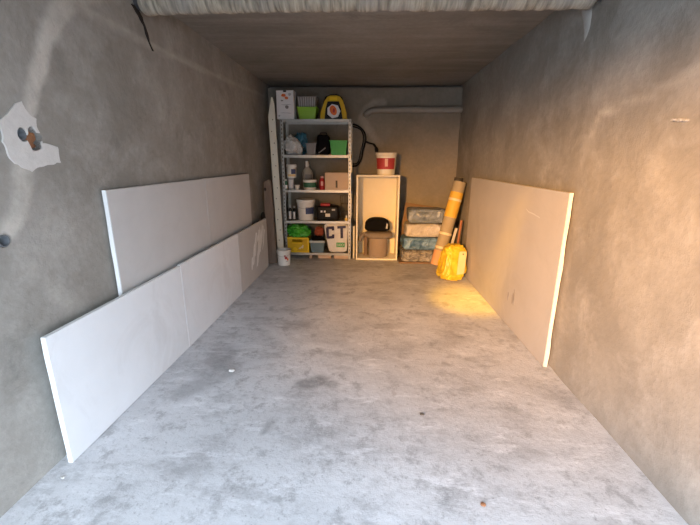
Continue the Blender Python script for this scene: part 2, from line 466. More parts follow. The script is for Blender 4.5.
floor = relief_slab('floor', -W - 0.1, W + 0.1, Y0, D + 0.3, lambda u, v, h: (u, v, h - 0.002), 0.15, M['floor'], step=0.03, amp=0.0025, freq=1.6, stains=STAINS, marks=CHALK)
struct(floor, 'worn light grey concrete screed floor with stains')
ceil = relief_slab('ceiling', -W - 0.1, W + 0.1, Y0, D + 0.3, lambda u, v, h: (u, v, H - h), 0.2, M['ceil'], amp=0.006, seed=4)
struct(ceil, 'dark concrete ceiling slab with formwork marks')
wl = relief_slab('wall_left', Y0, D + 0.2, -0.1, H + 0.05, lambda u, v, h: (-W + h, u, v), 0.2, M['wall_l'], step=0.025, amp=0.006, seed=1, marks=MARK_L)
struct(wl, 'rough grey plastered left wall')
wr = relief_slab('wall_right', Y0, D + 0.2, -0.1, H + 0.05, lambda u, v, h: (W - h, u, v), 0.2, M['wall_r'], step=0.03, amp=0.007, seed=2, marks=MARK_R)
struct(wr, 'rough grey-brown plastered right wall')
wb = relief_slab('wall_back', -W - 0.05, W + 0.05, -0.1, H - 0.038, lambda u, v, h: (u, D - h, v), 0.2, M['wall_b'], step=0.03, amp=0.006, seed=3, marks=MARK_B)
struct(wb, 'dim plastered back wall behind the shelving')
bm = new(); box(bm, -4, 4, -9, Y0, -0.15, -0.004)
struct(obj_from_bm('floor_driveway', bm, M['drive']), 'concrete driveway outside the garage opening')

bm = new(); box(bm, -W - 0.2, W + 0.2, Y0 - 0.2, Y0, 1.85, H + 0.2)  # unseen lintel, set low to keep light off ceiling and upper walls
struct(obj_from_bm('light_cut_lintel', bm, M['wall_b']), 'concrete lintel added over the garage opening to cut sky light')
bm = new(); box(bm, -4, 4, -9.3, -9, -0.15, 4.2)  # unseen wall added to block low sky and darken the upper back
struct(obj_from_bm('sky_block_wall', bm, M['render']), 'unseen ochre wall added across the driveway to block low sky')

bm = new(); box(bm, -W - 0.15, W + 0.15, D + 0.12, D + 0.28, H - 0.1, H + 0.1)  # added strip, keeps sky light from leaking through the gap
struct(obj_from_bm('gap_light_stop', bm, M['ceil']), 'strip added behind the gap over the back wall to stop sky light')

# holes in the left wall (real recesses)
def cut(o, cutter_bm):
    me = bpy.data.meshes.new('cutter'); bmesh.ops.recalc_face_normals(cutter_bm, faces=cutter_bm.faces)
    cutter_bm.to_mesh(me); cutter_bm.free()
    c = bpy.data.objects.new('cutter', me); COL.objects.link(c)
    md = o.modifiers.new('hole', 'BOOLEAN'); md.operation = 'DIFFERENCE'; md.object = c; md.solver = 'EXACT'
    dg = bpy.context.evaluated_depsgraph_get()
    nm = bpy.data.meshes.new_from_object(o.evaluated_get(dg))
    o.modifiers.clear(); o.data = nm
    bpy.data.objects.remove(c)

def yz_prism(bm, pts, x0, x1):
    return prism(bm, pts, (x0, 0, 0), (0, 1, 0), (0, 0, 1), (x1 - x0, 0, 0))
def disc_pts(cy, cz, ry, rz, n=20, wob=0.0, seed=0):
    return [(cy + ry * (1 + wob * noise.noise(Vector((math.cos(a) * 1.5, math.sin(a) * 1.5, seed)))) * math.cos(a),
             cz + rz * (1 + wob * noise.noise(Vector((math.cos(a) * 1.5, math.sin(a) * 1.5, seed)))) * math.sin(a)) for a in [2 * math.pi * k / n for k in range(n)]]
HOLES = [disc_pts(1.547, 1.440, 0.024, 0.028), disc_pts(1.603, 1.422, 0.038, 0.044, wob=0.5, seed=2), disc_pts(1.371, 1.039, 0.030, 0.026)]
for hp in HOLES:
    c = new(); yz_prism(c, hp, -W - 0.12, -W + 0.05)
    cut(wl, c)

def rough_outline(pts, sub=4, amp=0.004, seed=0):
    out = []
    for k in range(len(pts)):
        a = Vector(pts[k]); b = Vector(pts[(k + 1) % len(pts)])
        for s in range(sub):
            p = a.lerp(b, s / sub)
            q = Vector((p.x * 22, p.y * 22, seed))
            out.append((p.x + amp * noise.noise(q), p.y + amp * noise.noise(q + Vector((5, 9, 2)))))
    return out

def wall_sheet(name, pts, parent, mat, x_out, x_in, holes=()):
    bm = new(); yz_prism(bm, pts, x_in, x_out)
    o = obj_from_bm(name, bm, mat, None)
    for hp in holes:
        c = new(); yz_prism(c, hp, -W - 0.3, -W + 0.3); cut(o, c)
    o.parent = parent
    return o

PATCH = [(1.463, 1.473), (1.483, 1.5), (1.512, 1.526), (1.542, 1.558), (1.58, 1.574), (1.584, 1.541), (1.611, 1.518), (1.63, 1.507), (1.627, 1.475),
         (1.636, 1.448), (1.637, 1.411), (1.668, 1.408), (1.708, 1.403), (1.72, 1.328), (1.629, 1.318), (1.586, 1.308), (1.555, 1.295), (1.524, 1.314),
         (1.484, 1.326), (1.464, 1.365), (1.454, 1.409)]
o = wall_sheet('plaster_patch', rough_outline(PATCH, 8, 0.012, 1), wl, M['plaster'], -W + 0.0085, -W - 0.03, HOLES[:2])
o['label'] = 'white gypsum patch around two holes'
# brick showing in the rough hole, and the conduits
bm = new(); lump(bm, 0.07, 0.085, 0.085, 3, 0.3, 5, 0.6, 0.3, base=False, cuts=3)
o = obj_from_bm('broken_brick', bm, M['brick'], wl, True, (-W - 0.055, 1.61, 1.385)); o['label'] = 'broken brown brick inside the hole'
for (cy, cz, r) in ((1.547, 1.440, 0.0225), (1.371, 1.039, 0.0235)):
    bm = new(); lathe(bm, [(r, -0.1), (r, 0.0), (r - 0.0035, 0.0), (r - 0.0035, -0.095), (0, -0.095)], 20)
    o = obj_from_bm('conduit', bm, M['conduit'], wl, True, (-W + 0.004, cy, cz)); o.rotation_euler = (0, R(90), 0)

ck = [(2.50, 2.225), (2.545, 2.19), (2.567, 2.165), (2.592, 2.139), (2.604, 2.104), (2.618, 2.063), (2.656, 2.02)]
ckp = [(a, b + 0.0) for a, b in ck]
wd = [0.03, 0.028, 0.012, 0.006, 0.010, 0.004, 0.006]
o = wall_sheet('crack', rough_outline([(a - w, b) for (a, b), w in zip(ckp, wd)] + [(a + w, b) for (a, b), w in zip(ckp, wd)][::-1], 5, 0.006, 6), wl, M['void'], -W + 0.0065, -W - 0.02)
o['label'] = 'dark crack in the plaster under the pipe'

# right wall marks
def wall_sheet_r(name, pts, mat, out):
    bm = new(); yz_prism(bm, pts, W + 0.03, W - out)
    return obj_from_bm(name, bm, mat, wr)
bm = new()
prof = [(2.575, 2.20, 0.055), (2.555, 2.14, 0.042), (2.545, 2.08, 0.03), (2.555, 2.03, 0.016), (2.575, 1.98, 0.003)]
ring = []
for (y, z, w) in prof:
    ring.append([bm.verts.new((W - 0.6 * w * max(0, math.sin(math.pi * k / 8)) + 0.012, y - w * math.cos(math.pi * k / 8), z)) for k in range(9)])
for a, b in zip(ring[:-1], ring[1:]):
    for k in range(8): bm.faces.new((a[k], a[k + 1], b[k + 1], b[k]))
    bm.faces.new((a[8], a[0], b[0], b[8]))
bm.faces.new(ring[0]); bm.faces.new(ring[-1][::-1])
o = obj_from_bm('mortar_drip', bm, M['mortar'], wr, True); o['label'] = 'pointed mortar drip below the pipe'
for k in range(3):
    wall_sheet_r('plaster_chip', rough_outline(disc_pts(1.718 - 0.032 * k, 1.513 - 0.003 * k, 0.009, 0.006, 8), 3, 0.004, k), M['mortar'], 0.010)

# back wall: swirl of smoothed mortar and grey waste pipe
wp = thing('waste_pipe', 'thin grey plastic pipe running along the dim back wall', 'pipe', (0, 0, 0))
bm = new()
pts = [(0.03, D + 0.01, 1.955), (0.045, D - 0.025, 1.965), (0.075, D - 0.045, 1.985), (0.12, D - 0.052, 2.005), (0.19, D - 0.052, 2.012)] + [(0.19 + 1.16 * k / 8, D - 0.052, 2.012 + 0.003 * k / 8) for k in range(1, 9)]
tube(bm, pts, 0.040, 16)
obj_from_bm('tube', bm, M['grey_pvc'], wp, True)
bm = new()
for x in (0.55, 1.1):
    pass
tube(bm, [(0.70, D - 0.052, 2.0135), (0.76, D - 0.052, 2.0137)], 0.0445, 16)
obj_from_bm('coupling', bm, M['grey_pvc'], wp, True)

# insulated pipe under the ceiling
pipe = thing('insulated_pipe', 'thick bandage-wrapped pipe crossing the garage below the ceiling', 'pipe', (0, 0, 0))
bm = new(); pts = []; rs = []
n = 220
for k in range(n + 1):
    t = k / n
    x = -1.30 + 2.61 * t
    pts.append((x, 2.54 - 0.10 * t, 2.258 - 0.022 * t + 0.005 * math.sin(t * 5)))
    rr = 0.071 + 0.007 * (abs(math.sin(k * 0.31 + 0.8 * math.sin(k * 0.13))) - 0.5) + 0.004 * noise.noise(Vector((x * 9, 0, 0)))
    e = min(t, 1 - t) * 2.6
    if e < 0.03: rr -= 0.028 * (1 - e / 0.03) ** 2
    rs.append(rr)
tube(bm, pts, rs, 28)
for v in bm.verts:
    v.co += Vector((0, 0, 1)) * 0.002 * noise.noise(v.co * 10) + Vector((0.008 * math.sin(math.atan2(v.co.z - 2.25, v.co.y - 2.49)), 0, 0))
obj_from_bm('wrapping', bm, M['wrap'], pipe, True, sharp=80)
for x0, x1 in ((-1.36, -1.28), (1.28, 1.36)):
    bm = new(); tube(bm, [(x0, 2.54 if x0 < 0 else 2.44, 2.258 if x0 < 0 else 2.236), (x1, 2.54 if x0 < 0 else 2.44, 2.258 if x0 < 0 else 2.236)], 0.045, 16)
    o = obj_from_bm('pipe_stub', bm, M['dark_roll'], pipe, True); o['label'] = 'dark bare pipe end entering the wall'

# ------------------------------------------------------------------ leaning boards
def board(name, label, cat, a, b, z0, z1, thick, side, mcore, mface, group=None, lean=0.0, irregular=0.0, seed=0):
    """a,b: (x,y) of the visible face's near and far end; side=+1 for wall at -x (face looks +x)"""
    A = Vector((a[0], a[1], 0)); B = Vector((b[0], b[1], 0))
    L = (B - A).length
    ang = math.atan2(B.y - A.y, B.x - A.x)
    t = thing(name, label, cat, (a[0], a[1], z0), (0, 0, ang), group)
    hgt = z1 - z0
    # local: x along the board, y depth (negative side is the face for side=+1), z up
    s = 1 if side > 0 else -1          # local +y points to the wall for side>0
    f = 0.004
    nz = 24
    bm = new(); ring0 = []; 
    cols = []
    for e, x in ((0, 0.0), (1, L)):
        row = []
        for j in range(nz + 1):
            z = hgt * j / nz
            dx = irregular * noise.noise(Vector((z * 7, seed, e))) if e == 0 else 0
            dt = irregular * 0.8 * noise.noise(Vector((z * 5, seed + 4, e)))
            lz = lean * z
            row.append((bm.verts.new((x + dx, s * (f + lz), z)), bm.verts.new((x + dx * 0.5, s * (thick + dt * (1 - e) + lz), z))))
        cols.append(row)
    for j in range(nz):
        a0, a1 = cols[0][j], cols[0][j + 1]; b0, b1 = cols[1][j], cols[1][j + 1]
        bm.faces.new((a0[0], a1[0], b1[0], b0[0])); bm.faces.new((a0[1], b0[1], b1[1], a1[1]))
        bm.faces.new((a0[0], a0[1], a1[1], a1[0])); bm.faces.new((b0[0], b1[0], b1[1], b0[1]))
    bm.faces.new((cols[0][0][0], cols[1][0][0], cols[1][0][1], cols[0][0][1]))
    bm.faces.new((cols[0][nz][0], cols[0][nz][1], cols[1][nz][1], cols[1][nz][0]))
    obj_from_bm('foam_core', bm, mcore, t)
    bm = new()
    pts = [(0.002, 0.0), (L, 0.0), (L, hgt), (0.002, hgt)]
    v0 = [bm.verts.new((x, s * (f + lean * z), z)) for x, z in pts]; v1 = [bm.verts.new((x, s * (lean * z), z)) for x, z in pts]
    bm.faces.new(v0); bm.faces.new(v1[::-1])
    for k in range(4): bm.faces.new((v0[k], v0[(k + 1) % 4], v1[(k + 1) % 4], v1[k]))
    obj_from_bm('facing', bm, mface, t)
    return t

def sheet_on(parent, name, pts, s, mat, lift=0.0016, lean=0.0):
    """thin mark on a board's facing; pts (x,z) in the board's own frame"""
    bm = new()
    v0 = [bm.verts.new((x, s * (lean * z + 0.001), z)) for x, z in pts]; v1 = [bm.verts.new((x, s * (lean * z) - s * lift, z)) for x, z in pts]
    bm.faces.new(v0); bm.faces.new(v1[::-1])
    for k in range(len(pts)): bm.faces.new((v0[k], v0[(k + 1) % len(pts)], v1[(k + 1) % len(pts)], v1[k]))
    return obj_from_bm(name, bm, mat, parent)

G1 = 'upper pale boards leaning on the left wall'
G2 = 'low pale boards in a row along the left wall'
board('insulation_board', 'tall pale board with bright white end standing behind the low boards', 'board', (-1.292, 1.945), (-1.289, 3.175), 0.001, 1.188, 0.024, 1, M['foam'], M['face_g'], G1, irregular=0.004, seed=1)
board('insulation_board', 'tall pale board standing between white-ended board and weathered plank', 'board', (-1.2895, 3.181), (-1.284, 4.375), 0.001, 1.190, 0.024, 1, M['foam'], M['face_g'], G1, seed=2)
low = [((-1.256, 1.375), (-1.228, 2.49), 0.628, M['face_w'], 'low pale board with bright white end on the floor by the opening'),
       ((-1.2285, 2.496), (-1.212, 3.655), 0.634, M['face_w'], 'low pale board butted between the white-ended and the smeared boards'),
       ((-1.2125, 3.662), (-1.205, 4.72), 0.632, M['face_g'], 'low grey board with white smears beside the weathered plank')]
lowb = []
for i, (a, b, h, mf, lb) in enumerate(low):
    lowb.append(board('insulation_board', lb, 'board', a, b, 0.001, h, 0.021, 1, M['foam'], mf, G2, irregular=0.004 if i == 0 else 0.0, seed=5 + i))
for k, (x, z, w, h, tl) in enumerate([(0.52, 0.40, 0.035, 0.14, 0.5), (0.62, 0.36, 0.04, 0.2, 0.7), (0.72, 0.42, 0.05, 0.17, 0.9), (0.45, 0.30, 0.03, 0.12, 0.4), (0.80, 0.46, 0.04, 0.1, 0.9), (0.58, 0.22, 0.03, 0.10, 0.6), (0.66, 0.48, 0.05, 0.06, 0.8), (0.38, 0.22, 0.03, 0.08, 0.4), (0.85, 0.40, 0.03, 0.12, 0.7)]):
    p = rough_outline([(x - w, z - h), (x + w * 0.2, z - h * 0.9), (x + w + tl * h, z + h * 0.8), (x - w * 0.3 + tl * h, z + h)], 4, 0.03, k)
    sheet_on(lowb[2], 'paint_smear', p, 1, M['chalk'])

rb = board('plasterboard', 'large beige board with torn cream edge leaning on the right wall', 'board', (1.279, 2.35), (1.258, 4.48), 0.001, 1.163, 0.026, -1, M['foam_y'], M['face_r'], irregular=0.010, seed=9)
for k, (x, z, w, h) in enumerate([(0.62, 0.26, 0.02, 0.05), (0.72, 0.24, 0.012, 0.04), (0.6, 0.27, 0.01, 0.07)]):
    p = rough_outline(disc_pts(x, z, w, h, 10), 3, 0.012, k)
    sheet_on(rb, 'scuff_mark', p, -1, M['scuff'])
p = rough_outline([(0.34, 0.97), (0.52, 0.985), (0.58, 1.0), (0.585, 0.996), (0.53, 0.977), (0.34, 0.963)], 3, 0.004, 3)
sheet_on(rb, 'scratch', p, -1, M['face_g'])

# ------------------------------------------------------------------ steel shelving
SX0, SX1, SY0, SY1 = -1.075, -0.150, 5.15, 5.52
ST = [0.083, 0.534, 0.955, 1.408, 1.853]
rack = thing('shelving_rack', 'galvanised steel shelving rack with five shelves full of household things', 'shelving', (0, 0, 0))
for z in ST:
    bm = new()
    box(bm, SX0 + 0.004, SX1 - 0.004, SY0 + 0.003, SY1 - 0.003, z - 0.004, z)
    box(bm, SX0 + 0.004, SX1 - 0.004, SY0 + 0.002, SY0 + 0.006, z - 0.034, z - 0.0005)
    box(bm, SX0 + 0.004, SX1 - 0.004, SY1 - 0.006, SY1 - 0.002, z - 0.034, z - 0.0005)
    box(bm, SX0 + 0.004, SX0 + 0.008, SY0 + 0.006, SY1 - 0.006, z - 0.034, z - 0.0005)
    box(bm, SX1 - 0.008, SX1 - 0.004, SY0 + 0.006, SY1 - 0.006, z - 0.034, z - 0.0005)
    obj_from_bm('shelf', bm, M['steel'], rack)
for x, sx in ((SX0, 1), (SX1, -1)):
    for y, sy in ((SY0, 1), (SY1, -1)):
        bm = new()
        box(bm, min(x, x + sx * 0.036), max(x, x + sx * 0.036), min(y, y + sy * 0.002), max(y, y + sy * 0.002), 0.0, 1.8525)
        box(bm, min(x, x + sx * 0.002), max(x, x + sx * 0.002), min(y, y + sy * 0.036), max(y, y + sy * 0.036), 0.0, 1.8525)
        po_ = obj_from_bm('post', bm, M['steel'], rack)
        if sy > 0:
            bm = new()
            for k in range(36):
                zc = 0.08 + k * 0.05
                box(bm, x + sx * 0.012, x + sx * 0.024, y - 0.0006, y + 0.0014, zc - 0.012, zc + 0.012)
            if sx < 0:
                pass
            so = obj_from_bm('bolt_slots', bm, M['dot'], po_); so['kind'] = 'stuff'

# timber blocks under the bottom shelf
for k, (x0, x1, lb) in enumerate(((-0.735, -0.70, 'thin pale timber block upright under the bottom shelf below blue box'), (-0.612, -0.427, 'pale timber block under the bottom shelf below the blue box'), (-0.385, -0.188, 'pale timber block under the bottom shelf below the lettered sack'))):
    t = obj_from_bm('timber_block', box(new(), x0, x1, 5.165, 5.30, 0.0, 0.046, 0.003), M['block'])
    tag(t, lb, 'block')

# ------------------------------------------------------------------ containers
def front(parent, name, x0, x1, z0, z1, y, mat, out=0.0015):
    """flat print on a front face (local frame)"""
    bm = new(); box(bm, x0, x1, y - out, y + 0.0005, z0, z1)
    return obj_from_bm(name, bm, mat, parent)

def taper_bin(bm, w, d, h, k=0.82, wall=0.004, rim=0.008):
    def rg(s, z, inn=0): return [bm.verts.new((sx * (w / 2 * s - inn), sy * (d / 2 * s - inn), z)) for sx, sy in ((-1, -1), (1, -1), (1, 1), (-1, 1))]
    R_ = [rg(k, 0), rg(1, h - rim), rg(1, h - rim, -rim), rg(1, h, -rim), rg(1, h, wall), rg(k, wall, wall)]
    for a, b in zip(R_[:-1], R_[1:]):
        for q in range(4): bm.faces.new((a[q], a[(q + 1) % 4], b[(q + 1) % 4], b[q]))
    bm.faces.new(R_[0][::-1]); bm.faces.new(R_[-1])
    return bm

def ribs(bm, w, d, h, k, nx, y_only=True, z0=0.03, z1=None, rw=0.006, rd=0.005):
    z1 = z1 or h - 0.02
    for i in range(nx):
        u = -0.8 + 1.6 * i / (nx - 1)
        a = []
        for z in (z0, z1):
            s = k + (1 - k) * z / h
            a.append((u * w / 2 * s, -d / 2 * s, z))
        p = [bm.verts.new((a[0][0] + dx, a[0][1] + dy, a[0][2])) for dx, dy in ((-rw, 0.002), (rw, 0.002), (rw, -rd), (-rw, -rd))]
        q = [bm.verts.new((a[1][0] + dx, a[1][1] + dy, a[1][2])) for dx, dy in ((-rw, 0.002), (rw, 0.002), (rw, -rd), (-rw, -rd))]
        for j in range(4): bm.faces.new((p[j], p[(j + 1) % 4], q[(j + 1) % 4], q[j]))
        bm.faces.new(p[::-1]); bm.faces.new(q)
    return bm

def bucket(name, label, loc, r, h, body, lid=None, label_mat=None, lz=(0.3, 0.8), la=(-2.3, -0.9), handle=True, k=0.86, rz=0.0):
    t = thing(name, label, 'bucket', loc, (0, 0, rz))
    rb_ = r * k
    bm = new()
    lathe(bm, [(0, 0.0), (rb_, 0.0), (rb_ + (r - rb_) * 0.86, h * 0.86), (r * 1.03, h * 0.87), (r * 1.03, h * 0.90), (r, h * 0.91), (r, h), (r - 0.003, h), (rb_ - 0.003, 0.004), (0, 0.004)], 32)
    obj_from_bm('body', bm, body, t, True, sharp=30)
    if lid:
        bm = new()
        lathe(bm, [(0, h * 1.0 + 0.004), (r * 0.9, h + 0.004), (r * 0.93, h + 0.010), (r * 1.05, h + 0.010), (r * 1.06, h - 0.02), (r * 1.02, h - 0.02), (r * 1.02, h), (0, h)], 32)
        obj_from_bm('lid', bm, lid, t, True, sharp=30)
    if label_mat:
        bm = new(); na = 14
        g = []
        for j in range(2):
            z = h * lz[j]; rr = rb_ + (r - rb_) * (z / h) + 0.0018
            g.append([bm.verts.new((rr * math.cos(la[0] + (la[1] - la[0]) * i / na), rr * math.sin(la[0] + (la[1] - la[0]) * i / na), z)) for i in range(na + 1)])
        for i in range(na): bm.faces.new((g[0][i], g[0][i + 1], g[1][i + 1], g[1][i]))
        lo = obj_from_bm('label_print', bm, label_mat, t, True)
    if handle:
        bm = new()
        pts = []
        for i in range(17):
            a = math.pi * i / 16
            pts.append((r * 1.06 * math.cos(a), -r * 1.06 * math.sin(a) * 0.9, h * 0.86 - r * 0.55 * math.sin(a)))
        tube(bm, pts, 0.0022, 6)
        obj_from_bm('handle', bm, M['steel'], t, True)
    return t

def arc_band(bm, r0, r1, z0, z1, a0, a1, na=12):
    g = []
    for z, r in ((z0, r0), (z1, r1)):
        g.append([bm.verts.new((r * math.cos(a0 + (a1 - a0) * i / na), r * math.sin(a0 + (a1 - a0) * i / na), z)) for i in range(na + 1)])
    for i in range(na): bm.faces.new((g[0][i], g[0][i + 1], g[1][i + 1], g[1][i]))
    return bm

def bottle(name, label, loc, r, h, body, cap, label_mat=None, neck=0.35, lz=(0.2, 0.6), cat='bottle', la=(-2.8, -0.3)):
    t = thing(name, label, cat, loc)
    bm = new()
    lathe(bm, [(0, 0), (r * 0.94, 0), (r, 0.005), (r, h * 0.66), (r * 0.85, h * 0.74), (r * neck, h * 0.82), (r * neck, h * 0.9), (0, h * 0.9)], 20)
    obj_from_bm('body', bm, body, t, True)
    bm = new(); rc = max(r * neck * 1.25, 0.006)
    lathe(bm, [(0, h * 0.86), (rc, h * 0.86), (rc, h * 0.99), (rc * 0.9, h), (0, h)], 16)
    obj_from_bm('cap', bm, cap, t, True)
    if label_mat:
        bm = new(); arc_band(bm, r + 0.001, r + 0.001, h * lz[0], h * lz[1], *la)
        obj_from_bm('label_print', bm, label_mat, t, True)
    return t

# ---- top shelf
z = ST[4]
t = thing('carton', 'upright white carton with floral print on the top shelf', 'box', (-1.0, 5.25, z + 0.0005), (0, 0, R(-3)))
obj_from_bm('body', box(new(), -0.112, 0.112, -0.075, 0.075, 0, 0.345, 0.002), M['paper'], t)
for (x0, x1, z0, z1, mt) in ((-0.05, 0.02, 0.27, 0.31, 'orange'), (-0.01, 0.04, 0.235, 0.275, 'orange'), (-0.055, -0.02, 0.215, 0.235, 'grey_pl'), (0.045, 0.085, 0.275, 0.315, 'grey_lt'), (0.0, 0.045, 0.125, 0.165, 'grey_pl'), (-0.095, -0.07, 0.03, 0.055, 'grey_lt'), (-0.05, 0.08, 0.17, 0.18, 'grey_lt'), (-0.07, 0.09, 0.07, 0.078, 'grey_lt')):
    pts = rough_outline(disc_pts((x0 + x1) / 2, (z0 + z1) / 2, (x1 - x0) / 2, (z1 - z0) / 2, 9), 2, 0.01, x0 * 50)
    bm = new(); prism(bm, pts, (0, -0.0748, 0), (1, 0, 0), (0, 0, 1), (0, -0.0012, 0))
    obj_from_bm('print', bm, M[mt], t)
bm = new(); box(bm, -0.02, 0.02, -0.0764, -0.0745, 0.325, 0.3435); obj_from_bm('hang_slot', bm, M['black'], t)

t = thing('storage_bin', 'lime green tapered bin on the top shelf', 'bin', (-0.725, 5.29, z + 0.0005))
obj_from_bm('body', taper_bin(new(), 0.25, 0.22, 0.15, 0.80), M['lime'], t)
t2 = thing('storage_basket', 'grey ribbed basket standing inside the lime green bin', 'basket', (-0.725, 5.29, z + 0.007))
obj_from_bm('body', taper_bin(new(), 0.238, 0.195, 0.268, 0.76, rim=0.004), M['grey_pl'], t2)
for i in range(8):
    u = -0.9 + 1.8 * i / 7
    bm = new(); za, zb = 0.14, 0.262
    ka, kb = 0.76 + 0.24 * za / 0.268, 0.76 + 0.24 * zb / 0.268
    tube(bm, [(u * 0.119 * ka, -0.0975 * ka - 0.001, za), (u * 0.119 * kb, -0.0975 * kb - 0.001, zb)], 0.0055, 6)
    obj_from_bm('rib', bm, M['grey_lt'], t2)

t = thing('tool_bag', 'arched yellow and black tool bag with round emblem on the top shelf', 'bag', (-0.385, 5.27, z + 0.0005))
def arch(w, h, n=14, sq=0.6):
    return [(-w / 2, 0)] + [(-w / 2 * math.copysign(abs(math.cos(a)) ** sq, math.cos(a)) * (1 - 0.28 * math.sin(a)), h * (0.2 + 0.8 * math.sin(a))) for a in [math.pi * k / n for k in range(n + 1)]] + [(w / 2, 0)]
bm = new(); prism(bm, [(-0.175, 0), (-0.165, 0.09), (-0.115, 0.225), (-0.075, 0.275), (-0.04, 0.288), (0.04, 0.288), (0.085, 0.275), (0.125, 0.225), (0.165, 0.09), (0.175, 0)], (0, 0.07, 0), (1, 0, 0), (0, 0, 1), (0, -0.14, 0)); bmesh.ops.bevel(bm, geom=[e for e in bm.edges if abs((e.verts[0].co - e.verts[1].co).y) < 1e-5], offset=0.012, segments=2, affect='EDGES')
obj_from_bm('body', bm, M['yellow_dk'], t, True)
bm = new(); prism(bm, [(-0.115, 0.0), (-0.10, 0.13), (-0.072, 0.215), (0.072, 0.215), (0.10, 0.13), (0.12, 0.0)], (0, -0.068, 0), (1, 0, 0), (0, 0, 1), (0, -0.012, 0))
pn = obj_from_bm('front_panel', bm, M['black'], t)
bm = new(); prism(bm, disc_pts(0.004, 0.098, 0.088, 0.088, 7), (0, -0.079, 0), (1, 0, 0), (0, 0, 1), (0, -0.004, 0)); obj_from_bm('emblem_ring', bm, M['paper'], pn)
bm = new(); prism(bm, [(x * math.cos(0.4) - y * math.sin(0.4), 0.108 + x * math.sin(0.4) + y * math.cos(0.4)) for x, y in disc_pts(0, 0, 0.043, 0.062, 20)], (0, -0.082, 0), (1, 0, 0), (0, 0, 1), (0, -0.003, 0)); obj_from_bm('emblem', bm, M['orange'], pn)
bm = new(); prism(bm, disc_pts(0.008, 0.105, 0.013, 0.028, 16), (0, -0.0845, 0), (1, 0, 0), (0, 0, 1), (0, -0.002, 0)); obj_from_bm('emblem_core', bm, M['red'], pn)
bm = new(); tube(bm, [(-0.13, -0.02, 0.19), (-0.10, -0.025, 0.268), (-0.04, -0.03, 0.298), (0.04, -0.03, 0.298), (0.10, -0.025, 0.268), (0.13, -0.02, 0.19)], 0.011, 8)
obj_from_bm('handle', bm, M['black'], t, True)
bm = new(); box(bm, -0.05, 0.05, -0.074, -0.066, 0.225, 0.27, 0.004); obj_from_bm('badge', bm, M['yellow'], t)

# ---- second shelf
z = ST[3]
bm = new(); lump(bm, 0.27, 0.24, 0.25, 11, 0.25, 2.5, 0.8, 0.35, top=lambda p: Vector((p.x * (1 - 0.35 * p.z / 0.25) - 0.05 * p.z / 0.25, p.y * (1 - 0.3 * p.z / 0.25), p.z)))
tag(obj_from_bm('plastic_bag', bm, M['white_bag'], None, True, (-0.915, 5.265, z + 0.0005), sharp=60), 'crumpled white plastic bag on the second shelf from top', 'bag')
bm = new(); lump(bm, 0.20, 0.10, 0.30, 13, 0.25, 3, 0.85, 0.35)
tag(obj_from_bm('plastic_bag', bm, M['blue_bag'], None, True, (-0.865, 5.46, z + 0.0005), sharp=60), 'dark teal plastic bag bulging behind the white bag', 'bag')
t = thing('storage_bin', 'small dark grey tub beside the white plastic bag', 'bin', (-0.682, 5.24, z + 0.0005)); obj_from_bm('body', taper_bin(new(), 0.125, 0.12, 0.15, 0.85), M['grey_pl'], t)
t = thing('toiletry_case', 'black soft case with grey mark beside the green bin', 'case', (-0.53, 5.31, z + 0.0005))
bm = new(); lump(bm, 0.17, 0.2, 0.26, 17, 0.06, 2.5, 0.4, 0.05); obj_from_bm('body', bm, M['black_cl'], t, True)
bm = new(); prism(bm, [(-0.06, 0.03), (-0.045, 0.025), (0.04, 0.085), (0.035, 0.1)], (0, -0.103, 0), (1, 0, 0), (0, 0, 1), (0, -0.004, 0)); obj_from_bm('grey_mark', bm, M['grey_pl'], t)
bm = new(); tube(bm, [(-0.05, 0, 0.25), (-0.04, 0, 0.285), (0.04, 0, 0.285), (0.05, 0, 0.25)], 0.006, 8); obj_from_bm('handle', bm, M['black_cl'], t, True)
t = thing('storage_bin', 'bright green ribbed bin on the second shelf from top', 'bin', (-0.318, 5.26, z + 0.0005))
obj_from_bm('body', taper_bin(new(), 0.225, 0.2, 0.185, 0.83), M['green'], t)
for i in range(4):
    bm = new(); u = [-0.8, -0.3, 0.25, 0.8][i]
    for zz in (0,): pass
    a = (u * 0.225 / 2 * 0.85, -0.1 * 0.85); b = (u * 0.225 / 2 * 0.98, -0.1 * 0.98)
    p = [bm.verts.new((a[0] + dx, a[1] + dy, 0.02)) for dx, dy in ((-0.009, 0.003), (0.009, 0.003), (0.009, -0.006), (-0.009, -0.006))]
    q = [bm.verts.new((b[0] + dx, b[1] + dy, 0.172)) for dx, dy in ((-0.009, 0.003), (0.009, 0.003), (0.009, -0.006), (-0.009, -0.006))]
    for j in range(4): bm.faces.new((p[j], p[(j + 1) % 4], q[(j + 1) % 4], q[j]))
    bm.faces.new(p[::-1]); bm.faces.new(q)
    obj_from_bm('rib', bm, M['green'], t)

# ---- third shelf
z = ST[2] + 0.0005
t = thing('tin_can', 'slim white can supporting a labelled jar on the middle shelf', 'can', (-0.975, 5.25, z))
bm = new(); lathe(bm, [(0, 0), (0.036, 0), (0.038, 0.004), (0.037, 0.145), (0.039, 0.148), (0.039, 0.154), (0, 0.154)], 24); obj_from_bm('body', bm, M['grey_lt'], t, True)
bm = new(); arc_band(bm, 0.0392, 0.0392, 0.02, 0.13, -2.6, -0.6); obj_from_bm('label_print', bm, M['paper'], t, True)
t = thing('labelled_jar', 'white jar with dark and orange label on top of slim can', 'jar', (-0.966, 5.25, z + 0.1545))
bm = new(); lathe(bm, [(0, 0), (0.058, 0), (0.064, 0.006), (0.066, 0.13), (0.06, 0.14), (0, 0.14)], 28); obj_from_bm('body', bm, M['white'], t, True)
bm = new(); lathe(bm, [(0, 0.138), (0.068, 0.138), (0.07, 0.142), (0.07, 0.172), (0.066, 0.178), (0, 0.178)], 28); obj_from_bm('lid', bm, M['white'], t, True)
